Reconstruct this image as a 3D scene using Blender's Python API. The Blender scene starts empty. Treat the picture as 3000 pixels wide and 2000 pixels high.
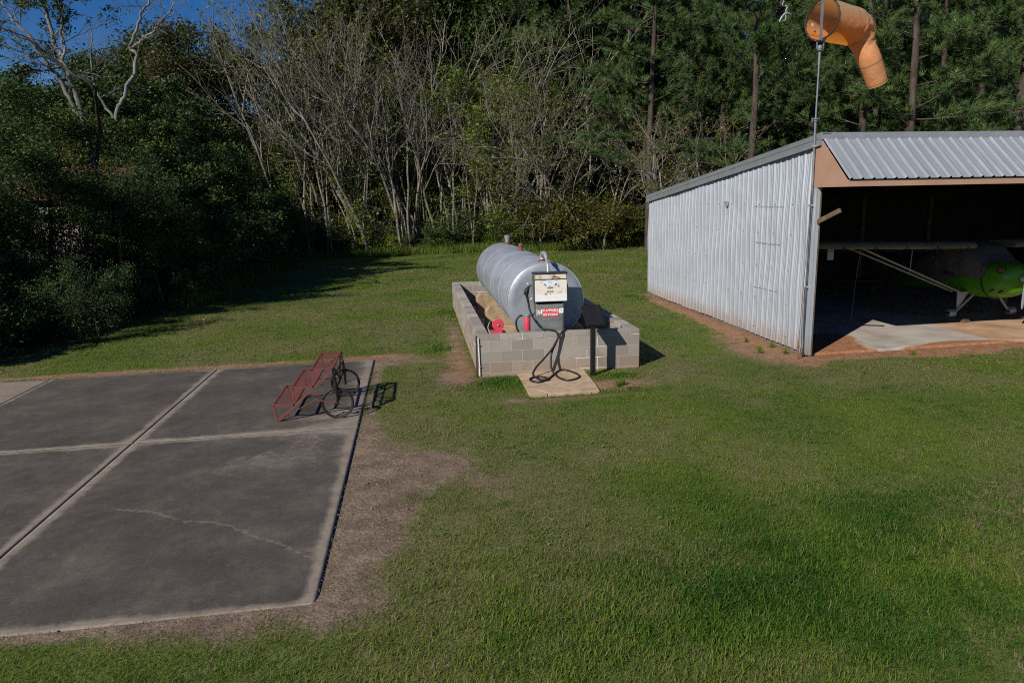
import bpy, math, random
import numpy as np
from mathutils import Vector, Matrix
R = math.radians
SC = bpy.context.scene
COL = SC.collection

# ------------------------------------------------------------------ camera
cam_d = bpy.data.cameras.new('camera')
cam = bpy.data.objects.new('camera', cam_d); COL.objects.link(cam)
cam_d.sensor_width = 36.0
cam_d.lens = 2077.2 / 3000 * 36.0
cam_d.clip_start = 0.05; cam_d.clip_end = 3000
PITCH, ROLL, YAW = 0.1961, -0.0202, 0.1319
_F = Vector((math.sin(YAW)*math.cos(PITCH), math.cos(YAW)*math.cos(PITCH), -math.sin(PITCH)))
_Rt = Vector((math.cos(YAW), -math.sin(YAW), 0)); _U = _Rt.cross(_F)
_r = _Rt*math.cos(ROLL) + _U*math.sin(ROLL); _u = _U*math.cos(ROLL) - _Rt*math.sin(ROLL)
M = Matrix((( _r.x, _u.x, -_F.x, 0), (_r.y, _u.y, -_F.y, 0), (_r.z, _u.z, -_F.z, 3.0698), (0, 0, 0, 1)))
cam.matrix_world = M
SC.camera = cam

# ------------------------------------------------------------------ light
SUN_EL, SUN_AZ = R(33.6), math.atan2(-0.74, -0.675)        # azimuth measured from +Y towards +X
w = bpy.data.worlds.new('World'); SC.world = w; w.use_nodes = True
nt = w.node_tree; nt.nodes.clear()
sky = nt.nodes.new('ShaderNodeTexSky'); sky.sky_type = 'NISHITA'; sky.sun_disc = False
sky.sun_elevation = SUN_EL; sky.sun_rotation = SUN_AZ % (2*math.pi)
sky.air_density = 1.0; sky.dust_density = 0.0; sky.ozone_density = 4.0
bg = nt.nodes.new('ShaderNodeBackground'); bg.inputs['Strength'].default_value = 0.054
ow = nt.nodes.new('ShaderNodeOutputWorld')
hsv = nt.nodes.new('ShaderNodeHueSaturation'); hsv.inputs['Saturation'].default_value = 1.4; hsv.inputs['Hue'].default_value = 0.517; hsv.inputs['Value'].default_value = 1.1
nt.links.new(sky.outputs[0], hsv.inputs['Color']); nt.links.new(hsv.outputs[0], bg.inputs[0]); nt.links.new(bg.outputs[0], ow.inputs[0])
sd = bpy.data.lights.new('sun', 'SUN'); sd.energy = 4.7; sd.angle = R(0.5); sd.color = (1.0, 0.94, 0.84)
sun = bpy.data.objects.new('sun', sd); COL.objects.link(sun)
sv = Vector((math.sin(SUN_AZ)*math.cos(SUN_EL), math.cos(SUN_AZ)*math.cos(SUN_EL), math.sin(SUN_EL)))
sun.rotation_euler = sv.to_track_quat('Z', 'Y').to_euler(); sun.location = sv*60
SC.view_settings.view_transform = 'Standard'; SC.view_settings.look = 'None'
SC.view_settings.exposure = 0.2; SC.view_settings.gamma = 1.0
SC.cycles.max_bounces = 6; SC.cycles.diffuse_bounces = 2; SC.cycles.glossy_bounces = 2
SC.cycles.transmission_bounces = 3; SC.cycles.transparent_max_bounces = 6
SC.cycles.use_denoising = False
SC.cycles.filter_width = 1.1

# ------------------------------------------------------------------ helpers
def gz(x, y):
    return -0.1259 + 0.0136*np.clip(x, -30, 40) + 0.0038*np.clip(y, -30, 60)

class NT:
    """small node-graph writer"""
    def __init__(self, name):
        self.m = bpy.data.materials.new(name); self.m.use_nodes = True
        self.t = self.m.node_tree; self.t.nodes.clear()
        self.out = self.t.nodes.new('ShaderNodeOutputMaterial')
        self.b = self.t.nodes.new('ShaderNodeBsdfPrincipled')
        self.t.links.new(self.b.outputs[0], self.out.inputs['Surface'])
    def n(self, typ, **kw):
        nd = self.t.nodes.new('ShaderNode' + typ)
        for k, v in kw.items():
            if hasattr(nd, k) and k not in nd.inputs: setattr(nd, k, v)
            else: self.set(nd.inputs[k], v)
        return nd
    def set(self, sock, v):
        if isinstance(v, bpy.types.NodeSocket): self.t.links.new(v, sock)
        elif isinstance(v, (tuple, list)) and len(v) == 3 and sock.type == 'RGBA': sock.default_value = (*v, 1)
        else: sock.default_value = v
    def p(self, **kw):
        for k, v in kw.items(): self.set(self.b.inputs[k.replace('_', ' ')], v)
    def coord(self, which='Object', scale=None, loc=(0, 0, 0)):
        c = self.t.nodes.new('ShaderNodeTexCoord').outputs[which]
        if scale is not None:
            mp = self.n('Mapping'); self.set(mp.inputs['Vector'], c)
            mp.inputs['Scale'].default_value = scale if isinstance(scale, tuple) else (scale,)*3
            mp.inputs['Location'].default_value = loc
            c = mp.outputs[0]
        return c
    def noise(self, vec, scale=5.0, detail=4.0, rough=0.6, dist=0.0):
        nd = self.n('TexNoise'); self.set(nd.inputs['Vector'], vec)
        nd.inputs['Scale'].default_value = scale; nd.inputs['Detail'].default_value = detail
        nd.inputs['Roughness'].default_value = rough; nd.inputs['Distortion'].default_value = dist
        return nd.outputs['Fac']
    def ramp(self, fac, stops, interp='LINEAR'):
        nd = self.n('ValToRGB'); self.set(nd.inputs[0], fac); cr = nd.color_ramp; cr.interpolation = interp
        while len(cr.elements) < len(stops): cr.elements.new(0.5)
        for e, (p_, c_) in zip(cr.elements, stops):
            e.position = p_; e.color = (*c_, 1) if isinstance(c_, tuple) else (c_, c_, c_, 1)
        return nd.outputs[0]
    def mix(self, fac, a, b, blend='MIX'):
        nd = self.t.nodes.new('ShaderNodeMix'); nd.data_type = 'RGBA'; nd.blend_type = blend
        self.set(nd.inputs[0], fac); self.set(nd.inputs[6], a); self.set(nd.inputs[7], b)
        return nd.outputs[2]
    def math(self, op, a, b=0.0, clamp=False):
        nd = self.t.nodes.new('ShaderNodeMath'); nd.operation = op; nd.use_clamp = clamp
        self.set(nd.inputs[0], a); self.set(nd.inputs[1], b); return nd.outputs[0]
    def attr(self, name, out='Fac'):
        nd = self.t.nodes.new('ShaderNodeAttribute'); nd.attribute_name = name; return nd.outputs[out]
    def island(self):
        return self.t.nodes.new('ShaderNodeNewGeometry').outputs['Random Per Island']
    def objrand(self):
        return self.t.nodes.new('ShaderNodeObjectInfo').outputs['Random']
    def bump(self, h, strength=0.3, dist=0.01):
        nd = self.n('Bump'); self.set(nd.inputs['Height'], h)
        nd.inputs['Strength'].default_value = strength; nd.inputs['Distance'].default_value = dist
        self.t.links.new(nd.outputs[0], self.b.inputs['Normal'])
    def sep(self, vec):
        nd = self.n('SeparateXYZ'); self.set(nd.inputs[0], vec); return nd.outputs

def simple(name, c, rough=0.6, metal=0.0, var=0.25, scale=6.0, c2=None, bump=0.0, spec=0.4):
    """base colour broken up by two noises of wear"""
    t = NT(name); co = t.coord()
    f = t.noise(co, scale, 6, 0.65)
    dark = c2 if c2 else tuple(x*(1-var) for x in c)
    lite = tuple(min(1, x*(1+var*0.6)) for x in c)
    col = t.ramp(f, [(0.3, dark), (0.52, c), (0.72, lite)])
    t.p(Base_Color=col, Metallic=metal)
    t.b.inputs['Specular IOR Level'].default_value = spec
    rr = t.ramp(t.noise(co, scale*2.3, 4), [(0.3, max(0.05, rough-0.12)), (0.7, min(1, rough+0.12))])
    t.p(Roughness=rr)
    if bump: t.bump(t.noise(co, scale*8, 3), bump, 0.005)
    return t.m

class MB:
    def __init__(s): s.v = []; s.f = []; s.mi = []
    def add(s, vs, fs, m=0):
        k = len(s.v); s.v += [tuple(map(float, v)) for v in vs]
        s.f += [tuple(i+k for i in f) for f in fs]; s.mi += [m]*len(fs); return s
    def box(s, a, b, m=0):
        (x0, y0, z0), (x1, y1, z1) = a, b
        return s.add([(x0,y0,z0),(x1,y0,z0),(x1,y1,z0),(x0,y1,z0),(x0,y0,z1),(x1,y0,z1),(x1,y1,z1),(x0,y1,z1)],
                     [(0,3,2,1),(4,5,6,7),(0,1,5,4),(1,2,6,5),(2,3,7,6),(3,0,4,7)], m)
    def bar(s, p, q, wd, h, up=(0, 0, 1), m=0):
        p = Vector(p); q = Vector(q); d = (q-p).normalized(); up = Vector(up)
        a = d.cross(up)
        if a.length < 1e-4: a = d.cross(Vector((0, 1, 0)))
        a.normalize(); b = a.cross(d).normalized(); a *= wd/2; b *= h/2
        return s.add([p-a-b, p+a-b, p+a+b, p-a+b, q-a-b, q+a-b, q+a+b, q-a+b],
                     [(0,1,2,3),(7,6,5,4),(0,4,5,1),(1,5,6,2),(2,6,7,3),(3,7,4,0)], m)
    def tube(s, pts, r, n=10, cap=True, m=0, closed=False):
        pts = [Vector(p) for p in pts]; N = len(pts)
        rs = r if isinstance(r, (list, tuple)) else [r]*N
        k = len(s.v); prev = None
        for i, p in enumerate(pts):
            if closed: d = (pts[(i+1) % N]-pts[i-1])
            else: d = pts[min(i+1, N-1)]-pts[max(i-1, 0)]
            d = d.normalized() if d.length > 1e-9 else Vector((0, 0, 1))
            if prev is None:
                a = d.cross(Vector((0, 0, 1)))
                if a.length < 1e-3: a = d.cross(Vector((0, 1, 0)))
            else: a = prev - d*prev.dot(d)
            a.normalize(); prev = a; b = d.cross(a)
            for j in range(n):
                t = 2*math.pi*j/n; s.v.append(tuple(p + (a*math.cos(t)+b*math.sin(t))*rs[i]))
        for i in range(N if closed else N-1):
            i2 = (i+1) % N
            for j in range(n):
                s.f.append((k+i*n+j, k+i*n+(j+1) % n, k+i2*n+(j+1) % n, k+i2*n+j)); s.mi.append(m)
        if cap and not closed:
            s.f.append(tuple(k+j for j in range(n-1, -1, -1))); s.mi.append(m)
            s.f.append(tuple(k+(N-1)*n+j for j in range(n))); s.mi.append(m)
        return s
    def cyl(s, p, q, r, n=16, r2=None, m=0): return s.tube([p, q], [r, r if r2 is None else r2], n, True, m)
    def lathe(s, prof, origin, axis=(0, 0, 1), n=24, m=0):
        """profile [(along axis, radius)]"""
        ax = Vector(axis).normalized(); o = Vector(origin)
        return s.tube([o+ax*t for t, _ in prof], [max(r, 1e-4) for _, r in prof], n, True, m)
    def prism(s, poly, axis, a, b, m=0):
        """poly of 2D points in the plane normal to axis ('x','y','z') extruded from a to b"""
        def P(u, v, t): return {'x': (t, u, v), 'y': (u, t, v), 'z': (u, v, t)}[axis]
        n = len(poly)
        return s.add([P(u, v, a) for u, v in poly]+[P(u, v, b) for u, v in poly],
                     [tuple(range(n)), tuple(range(2*n-1, n-1, -1))]+[(i, n+i, n+(i+1) % n, (i+1) % n) for i in range(n)], m)
    def build(s, name, mats, parent=None, smooth=False, bevel=0.0, auto=None):
        off = np.array(parent.matrix_world.translation) if parent is not None else np.zeros(3)
        p = parent
        if parent is not None:
            off = np.zeros(3)
            while p is not None: off = off + np.array(p.location); p = p.parent
        me = bpy.data.meshes.new(name)
        me.from_pydata([tuple(np.array(v)-off) for v in s.v], [], s.f)
        for mm in (mats if isinstance(mats, (list, tuple)) else [mats]): me.materials.append(mm)
        me.polygons.foreach_set('material_index', s.mi)
        import bmesh
        bm = bmesh.new(); bm.from_mesh(me); bmesh.ops.recalc_face_normals(bm, faces=bm.faces); bm.to_mesh(me); bm.free()
        if smooth:
            me.polygons.foreach_set('use_smooth', [True]*len(me.polygons))
            me.set_sharp_from_angle(angle=R(auto if auto else 40))
        me.update()
        o = bpy.data.objects.new(name, me); COL.objects.link(o)
        if parent is not None: o.parent = parent
        if bevel:
            bv = o.modifiers.new('bevel', 'BEVEL'); bv.width = bevel; bv.segments = 2; bv.limit_method = 'ANGLE'
        return o

def mesh_np(name, V, quads=None, tris=None, mat=None, smooth=False):
    me = bpy.data.meshes.new(name)
    loops = []; starts = []; k = 0
    if quads is not None and len(quads):
        loops.append(np.asarray(quads).ravel()); starts.append(np.arange(len(quads))*4); k = len(quads)*4
    if tris is not None and len(tris):
        loops.append(np.asarray(tris).ravel()); starts.append(k+np.arange(len(tris))*3)
    L = np.concatenate(loops).astype(np.int32); S = np.concatenate(starts).astype(np.int32)
    me.vertices.add(len(V)); me.vertices.foreach_set('co', np.asarray(V, np.float32).ravel())
    me.loops.add(len(L)); me.loops.foreach_set('vertex_index', L)
    me.polygons.add(len(S)); me.polygons.foreach_set('loop_start', S)
    me.update(calc_edges=True)
    if smooth: me.polygons.foreach_set('use_smooth', np.ones(len(S), bool))
    if mat: me.materials.append(mat)
    return me

def link(name, me, parent=None):
    o = bpy.data.objects.new(name, me); COL.objects.link(o)
    if parent is not None: o.parent = parent
    return o
def thing(name, label, cat, loc=(0, 0, 0), group=None):
    o = bpy.data.objects.new(name, None); COL.objects.link(o); o.location = loc; o.empty_display_size = 0.2
    return tag(o, label, cat, group)
def tag(o, label, cat, group=None):
    o['label'] = label; o['category'] = cat
    if group: o['group'] = group
    return o
def dup(root, loc, rotz, scale, label=None, group=None):
    r = root.copy(); COL.objects.link(r); r.location = loc; r.rotation_euler = (0, 0, rotz); r.scale = (scale,)*3 if not isinstance(scale, tuple) else scale
    if label: r['label'] = label
    if group: r['group'] = group
    for ch in list(root.children):
        c = ch.copy(); COL.objects.link(c); c.parent = r
    return r
def spline(pts, n=6):
    """Catmull-Rom through the points"""
    P = [Vector(p) for p in pts]; P = [P[0]*2-P[1]]+P+[P[-1]*2-P[-2]]; out = []
    for i in range(1, len(P)-2):
        for k in range(n):
            t = k/n; a, b, c, d = P[i-1:i+3]
            out.append(0.5*((2*b)+(c-a)*t+(2*a-5*b+4*c-d)*t*t+(3*b-a-3*c+d)*t**3))
    out.append(P[-2]); return out
def text_mesh(txt, size, name='lettering', bold=0.0, depth=0.0006):
    cu = bpy.data.curves.new('text', 'FONT'); cu.body = txt; cu.size = size; cu.align_x = 'CENTER'; cu.align_y = 'CENTER'
    cu.offset = bold; cu.extrude = depth; cu.resolution_u = 3
    o = bpy.data.objects.new('text', cu); COL.objects.link(o)
    dg = bpy.context.evaluated_depsgraph_get(); me = bpy.data.meshes.new_from_object(o.evaluated_get(dg))
    bpy.data.objects.remove(o); bpy.data.curves.remove(cu); me.name = name; me.materials.clear(); return me
def put_text(txt, size, loc, mat, parent, name='lettering', bold=0.0, width=None, rot=(math.pi/2, 0, 0), sx=1.0):
    me = text_mesh(txt, size, name, bold); me.materials.append(mat)
    o = link(name, me, parent)
    p = parent; off = Vector((0, 0, 0))
    while p is not None: off += p.location; p = p.parent
    if width:
        xs = [v.co.x for v in me.vertices]; sx = width/(max(xs)-min(xs))
    o.location = Vector(loc)-off; o.rotation_euler = rot; o.scale = (sx, 1, 1); return o

# numpy value noise for masks
def vnoise(x, y, seed=0):
    xi = np.floor(x).astype(int); yi = np.floor(y).astype(int); fx = x-xi; fy = y-yi
    fx = fx*fx*(3-2*fx); fy = fy*fy*(3-2*fy)
    def h(a, b):
        n = np.sin(a*127.1+b*311.7+seed*74.7)*43758.5453; return n-np.floor(n)
    return (h(xi, yi)*(1-fx)+h(xi+1, yi)*fx)*(1-fy)+(h(xi, yi+1)*(1-fx)+h(xi+1, yi+1)*fx)*fy
def fnoise(x, y, seed=0, o=4):
    s = 0; a = 0.5; t = 0
    for k in range(o): s = s+a*vnoise(x*2**k, y*2**k, seed+k); t += a; a *= 0.55
    return s/t

# ------------------------------------------------------------------ lawn masks (where soil shows, clay, lush growth)
def seg(x, a, b, s): return 1/(1+np.exp(-(x-a)/s))*1/(1+np.exp((x-b)/s))
def gauss(x, y, cx, cy, rx, ry): return np.exp(-((x-cx)/rx)**2-((y-cy)/ry)**2)
def bare_mask(x, y):
    n = fnoise(x*1.3, y*1.3, 3); n2 = fnoise(x*5, y*5, 9, 3)
    b = 0
    b = b + 1.25*gauss(x, y, -0.50, 8.1, 0.60, 0.95) + 1.25*gauss(x, y, -0.66, 6.5, 0.42, 1.0) + 0.8*gauss(x, y, -0.75, 9.6, 0.22, 0.8)
    b = b + 0.75*gauss(x, y, 0.2, 8.3, 0.45, 0.45) + 0.4*gauss(x, y, 0.9, 7.6, 0.8, 0.8)
    b = b + 0.95*np.exp(-((y-5.36)/0.11)**2)*seg(x, -9, -0.6, 0.12)          # along the near edge of the pad
    b = b + 0.55*np.exp(-((y-5.15)/0.22)**2)*seg(x, -2.6, -0.5, 0.3)
    b = b + 0.95*np.exp(-((y-14.75)/0.22)**2)*seg(x, -9, -0.4, 0.15) + 0.75*gauss(x, y, -0.35, 14.2, 0.7, 0.7)
    b = b + 0.8*np.exp(-((x+0.85)/0.14)**2)*seg(y, 5.4, 14.5, 0.1)
    b = b + 0.75*gauss(x, y, 0.75, 14.2, 0.26, 2.2) + 0.8*gauss(x, y, 0.6, 12.6, 0.35, 0.7) + 0.6*gauss(x, y, 0.85, 17.5, 0.22, 2)
    b = b + 1.0*gauss(x, y, 3.25, 11.4, 0.5, 0.32) + 0.8*gauss(x, y, 2.3, 10.75, 0.9, 0.16) + 0.6*gauss(x, y, 4.2, 11.6, 0.6, 0.5)
    b = b + 0.6*gauss(x, y, 1.4, 10.9, 0.25, 0.2) + 0.4*gauss(x, y, 5.2, 12.4, 0.8, 0.8)
    b = b + 1.15*np.exp(-((x-7.2)/0.22)**2)*seg(y, 12.0, 20.5, 0.25) + 0.7*np.exp(-((x-6.6)/0.6)**2)*seg(y, 12.0, 15, 0.5)
    edge = 12.02+0.12*np.sin(x*1.7)+0.06*np.sin(x*5.1)+0.10*np.clip(9-x, 0, 3)*0
    b = b + 2.0/(1+np.exp(-(y-edge)/0.10))*seg(x, 7.2, 40, 0.2)*(y < 22)    # worn strip in front of the hangar
    n3 = fnoise(x*2.6, y*2.6, 14, 4)
    b = b*(-0.35+1.0*n+0.8*n2+0.8*n3)*0.95
    return np.clip(b, 0, 1)
def clay_mask(x, y):
    c = 0.85*seg(x, 6.5, 40, 0.35)*seg(y, 11.2, 23, 0.4)
    c = c + 0.6*gauss(x, y, 3.0, 11.2, 1.2, 0.8) + 0.45*gauss(x, y, 0.8, 13.5, 0.4, 2.5) + 0.5*np.exp(-((y-14.8)/0.4)**2)*seg(x, -9, 0, 0.3)
    return np.clip(c, 0, 1)
def lush_mask(x, y):
    l = 0.9*gauss(x, y, 0.85, 12.0, 0.3, 0.35)+0.9*gauss(x, y, 1.4, 12.0, 0.5, 0.35)+0.7*gauss(x, y, 0.6, 13.2, 0.25, 0.5)+0.8*gauss(x, y, 0.55, 15.2, 0.3, 0.5)
    l = l+0.8*gauss(x, y, 3.5, 11.9, 0.4, 0.25)+0.7*gauss(x, y, 3.3, 11.05, 0.35, 0.15)+0.8*gauss(x, y, 6.9, 21, 0.7, 0.8)+0.6*gauss(x, y, 1.0, 19.5, 0.5, 1.2)
    l = l+0.6*gauss(x, y, 2.4, 4.7, 2.4, 0.9)+0.4*gauss(x, y, 4.4, 5.7, 1.6, 1.1)
    return np.clip(l*(0.1+1.8*fnoise(x*2.2, y*2.2, 21)), 0, 1)
def dry_mask(x, y):
    return np.clip((fnoise(x*0.7+3, y*0.55, 31, 5)-0.45)*3.2+0.25, 0, 1)
def inside_built(x, y):
    pad = (x > -12) & (x < -0.94) & (y > 5.43) & (y < 14.5)
    slab = (x > 1.74) & (x < 2.93) & (y > 10.98) & (y < 12.45)
    wall = (x > 1.04) & (x < 4.05) & (y > 12.48) & (y < 21.34)
    hang = (x > 7.34) & (x < 24) & (y > 12.5) & (y < 22.1)
    return pad | slab | wall | hang

# ------------------------------------------------------------------ materials
def mat_ground():
    t = NT('lawn_soil'); co = t.coord()
    n1 = t.noise(co, 1.1, 6, 0.65); n2 = t.noise(co, 38, 5, 0.7); n3 = t.noise(co, 9, 5, 0.6)
    green = t.ramp(n2, [(0.25, (0.045, 0.066, 0.011)), (0.5, (0.090, 0.118, 0.020)), (0.75, (0.150, 0.168, 0.036))])
    tan = t.ramp(n2, [(0.25, (0.080, 0.056, 0.040)), (0.5, (0.21, 0.152, 0.110)), (0.8, (0.38, 0.295, 0.225))])
    clay = t.ramp(n3, [(0.25, (0.16, 0.064, 0.027)), (0.5, (0.33, 0.150, 0.070)), (0.8, (0.46, 0.27, 0.155))])
    tan = t.mix(0.8, tan, t.ramp(t.noise(co, 3.2, 6, 0.7), [(0.35, 0.55), (0.65, 1.25)]), 'MULTIPLY')
    soil = t.mix(t.attr('clay'), tan, t.mix(0.12, clay, tan))
    fb = t.math('ADD', t.attr('bare'), t.math('MULTIPLY', t.math('SUBTRACT', n3, 0.5), 0.7))
    fb = t.ramp(fb, [(0.30, 0.0), (0.62, 1.0)])
    g2 = t.mix(t.math('MULTIPLY', t.attr('dry'), 0.4), green, tan)
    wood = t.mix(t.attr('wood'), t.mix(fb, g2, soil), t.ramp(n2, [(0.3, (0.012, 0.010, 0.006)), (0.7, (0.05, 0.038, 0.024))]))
    t.p(Base_Color=wood, Roughness=0.95); t.b.inputs['Specular IOR Level'].default_value = 0.15
    t.bump(t.math('ADD', n2, t.math('MULTIPLY', n3, 1.5)), 0.6, 0.03)
    return t.m

def mat_pad():
    t = NT('weathered_concrete'); co = t.coord()
    n = t.noise(co, 1.3, 8, 0.72); nf = t.noise(co, 42, 5, 0.8); nm = t.noise(co, 3.0, 6, 0.7, 0.4); big = t.noise(t.coord(scale=(0.5, 1.6, 1)), 1.3, 5, 0.6)
    sheet = t.ramp(n, [(0.24, (0.053, 0.046, 0.040)), (0.5, (0.089, 0.077, 0.066)), (0.80, (0.168, 0.142, 0.117))])
    clean = t.ramp(nm, [(0.3, (0.20, 0.162, 0.128)), (0.7, (0.33, 0.28, 0.225))])
    e = t.math('ADD', t.attr('clean'), t.math('MULTIPLY', t.math('SUBTRACT', nm, 0.5), 0.95))
    e = t.math('ADD', e, t.math('MULTIPLY', t.math('SUBTRACT', t.noise(co, 13, 5, 0.7), 0.5), 0.5))
    e = t.math('ADD', e, t.math('MULTIPLY', t.math('SUBTRACT', big, 0.52), 0.75))
    mm = t.noise(co, 5.5, 7, 0.75, 0.3); sheet = t.mix(0.45, sheet, t.ramp(mm, [(0.30, 0.62), (0.5, 1.0), (0.72, 1.45)]), 'MULTIPLY')
    col = t.mix(t.ramp(e, [(0.30, 0.0), (0.80, 1.0)]), sheet, clean)
    scuff = t.ramp(t.noise(t.coord(scale=(1.3, 9, 1)), 5, 6, 0.8), [(0.60, 0.0), (0.70, 0.45)])
    col = t.mix(scuff, col, (0.22, 0.19, 0.16))
    spots = t.ramp(t.noise(co, 7.0, 5, 0.7), [(0.58, 0.0), (0.74, 0.4)])
    col = t.mix(spots, col, (0.21, 0.185, 0.155))
    col = t.mix(0.55, col, t.ramp(nf, [(0.32, 0.30), (0.66, 1.0)]), 'MULTIPLY')
    fl = t.ramp(t.noise(co, 150, 2, 0.5), [(0.62, 0.0), (0.70, 0.55)]); col = t.mix(fl, col, (0.24, 0.21, 0.18))
    ck = t.attr('crack'); ck = t.ramp(t.math('ADD', ck, t.math('MULTIPLY', t.math('SUBTRACT', t.noise(co, 14, 4), 0.5), 2.2)), [(0.5, 0.0), (0.75, 0.5)])
    col = t.mix(ck, col, (0.20, 0.165, 0.125))
    t.p(Base_Color=col, Roughness=0.92); t.b.inputs['Specular IOR Level'].default_value = 0.25
    t.bump(nf, 0.35, 0.006); return t.m

def mat_floor():
    t = NT('hangar_concrete'); co = t.coord()
    n = t.noise(co, 1.4, 6, 0.62); nf = t.noise(co, 45, 3, 0.7); x = t.sep(co)[0]
    pale = t.ramp(n, [(0.3, (0.26, 0.225, 0.185)), (0.55, (0.42, 0.375, 0.325)), (0.8, (0.50, 0.465, 0.42))])
    ora = t.ramp(n, [(0.3, (0.30, 0.165, 0.085)), (0.55, (0.48, 0.31, 0.19)), (0.8, (0.60, 0.46, 0.33))])
    col = t.mix(t.ramp(x, [(0.0, 0.0), (1.0, 1.0)]), pale, ora) if False else t.mix(t.attr('stain'), pale, ora)
    d = t.math('ADD', t.attr('dirt'), t.math('MULTIPLY', t.math('SUBTRACT', n, 0.5), 0.9))
    dirt = t.ramp(t.noise(co, 12, 5, 0.7), [(0.3, (0.18, 0.066, 0.026)), (0.6, (0.36, 0.165, 0.075)), (0.8, (0.48, 0.29, 0.16))])
    col = t.mix(t.ramp(d, [(0.42, 0.0), (0.62, 1.0)]), col, dirt)
    col = t.mix(0.4, col, t.ramp(nf, [(0.3, 0.55), (0.7, 1.0)]), 'MULTIPLY')
    t.p(Base_Color=col, Roughness=0.9); t.bump(nf, 0.3, 0.006); return t.m

def mat_block(name, a, b, c):
    t = NT(name); co = t.coord()
    r = t.island(); n = t.noise(co, 3.1, 7, 0.72); nf = t.noise(co, 70, 3, 0.75); z = t.sep(t.coord())[2]
    col = t.ramp(r, [(0.0, a), (0.5, b), (1.0, c)])
    col = t.mix(t.ramp(n, [(0.35, 0.0), (0.75, 0.5)]), col, (0.30, 0.235, 0.175))
    st = t.ramp(t.noise(t.coord(scale=(1, 1, 0.45)), 2.0, 6, 0.75), [(0.50, 0.0), (0.66, 0.55)]); col = t.mix(st, col, (0.22, 0.17, 0.125))
    low = t.ramp(t.math('ADD', z, t.math('MULTIPLY', n, 0.25)), [(0.0, 1.0), (0.42, 0.0)])
    col = t.mix(t.math('MULTIPLY', low, 0.7), col, (0.34, 0.205, 0.12))        # clay splash near the soil
    col = t.mix(0.5, col, t.ramp(nf, [(0.25, 0.45), (0.7, 1.0)]), 'MULTIPLY')
    t.p(Base_Color=col, Roughness=0.93); t.b.inputs['Specular IOR Level'].default_value = 0.2
    t.bump(nf, 0.5, 0.006); return t.m

def mat_mortar():
    t = NT('mortar'); co = t.coord()
    n = t.noise(co, 1.7, 2, 0.5)
    col = t.ramp(n, [(0.52, (0.36, 0.325, 0.28)), (0.60, (0.74, 0.72, 0.69))])
    t.p(Base_Color=col, Roughness=0.95); t.bump(t.noise(co, 60, 3), 0.5, 0.004); return t.m

def mat_galv(name, c, rough, metal, streak=(1, 1, 1), spang=40, base_dirt=False, con=1.0):
    t = NT(name); co = t.coord(); st = t.coord(scale=streak)
    n = t.noise(st, 2.4, 7, 0.68, 0.6); v = t.n('TexVoronoi'); t.set(v.inputs['Vector'], co); v.inputs['Scale'].default_value = spang
    sp = t.ramp(v.outputs['Distance'], [(0.0, 0.93), (0.6, 1.0)])
    col = t.ramp(n, [(0.30, tuple(x*(1-0.40*con) for x in c)), (0.5, c), (0.72, tuple(min(1, x*(1+0.22*con)) for x in c))])
    col = t.mix(1.0, col, sp, 'MULTIPLY')
    t.p(Base_Color=col, Metallic=metal, Roughness=t.ramp(t.noise(st, 5, 4), [(0.3, rough-0.08), (0.7, rough+0.12)]))
    if base_dirt:
        zz = t.math('ADD', t.sep(co)[2], t.math('MULTIPLY', t.math('SUBTRACT', t.noise(t.coord(scale=(3, 3, 0.6)), 4, 5, 0.7), 0.5), 0.5))
        t.p(Base_Color=t.mix(t.ramp(zz, [(0.02, 0.55), (0.34, 0.0)]), col, (0.30, 0.20, 0.13)))
    t.bump(t.noise(co, 2.2, 3), 0.12, 0.02); return t.m

def mat_rust(name, paint, amount):
    t = NT(name); co = t.coord(); n = t.noise(co, 9, 6, 0.7)
    rust = t.ramp(t.noise(co, 30, 4), [(0.3, (0.07, 0.025, 0.012)), (0.7, (0.22, 0.085, 0.04))])
    col = t.mix(t.ramp(n, [(amount-0.06, 1.0), (amount+0.06, 0.0)]), paint, rust)
    t.p(Base_Color=col, Roughness=0.75); return t.m

def mat_leaf(name, stops, rough=0.45, trans=0.25, spec=0.35):
    t = NT(name)
    f = t.math('ADD', t.math('MULTIPLY', t.island(), 0.72), t.math('MULTIPLY', t.objrand(), 0.28))
    col = t.ramp(f, stops)
    t.p(Base_Color=col, Roughness=rough); t.b.inputs['Specular IOR Level'].default_value = spec
    tr = t.n('BsdfTranslucent'); t.set(tr.inputs['Color'], t.mix(1.0, col, (1.25, 1.3, 0.55), 'MULTIPLY'))
    mx = t.n('MixShader'); mx.inputs[0].default_value = trans
    t.t.links.new(t.b.outputs[0], mx.inputs[1]); t.t.links.new(tr.outputs[0], mx.inputs[2])
    t.t.links.new(mx.outputs[0], t.out.inputs['Surface']); return t.m

def mat_bark(name, a, b, c, scale=3.0):
    t = NT(name); co = t.coord(scale=(1, 1, 0.35)); n = t.noise(co, scale, 6, 0.7); nf = t.noise(t.coord(scale=(1, 1, 0.2)), scale*6, 4, 0.7)
    col = t.ramp(n, [(0.30, a), (0.5, b), (0.72, c)])
    col = t.mix(0.6, col, t.ramp(nf, [(0.3, 0.45), (0.65, 1.0)]), 'MULTIPLY')
    t.p(Base_Color=col, Roughness=0.9); t.b.inputs['Specular IOR Level'].default_value = 0.15
    t.bump(nf, 0.7, 0.02); return t.m

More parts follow.
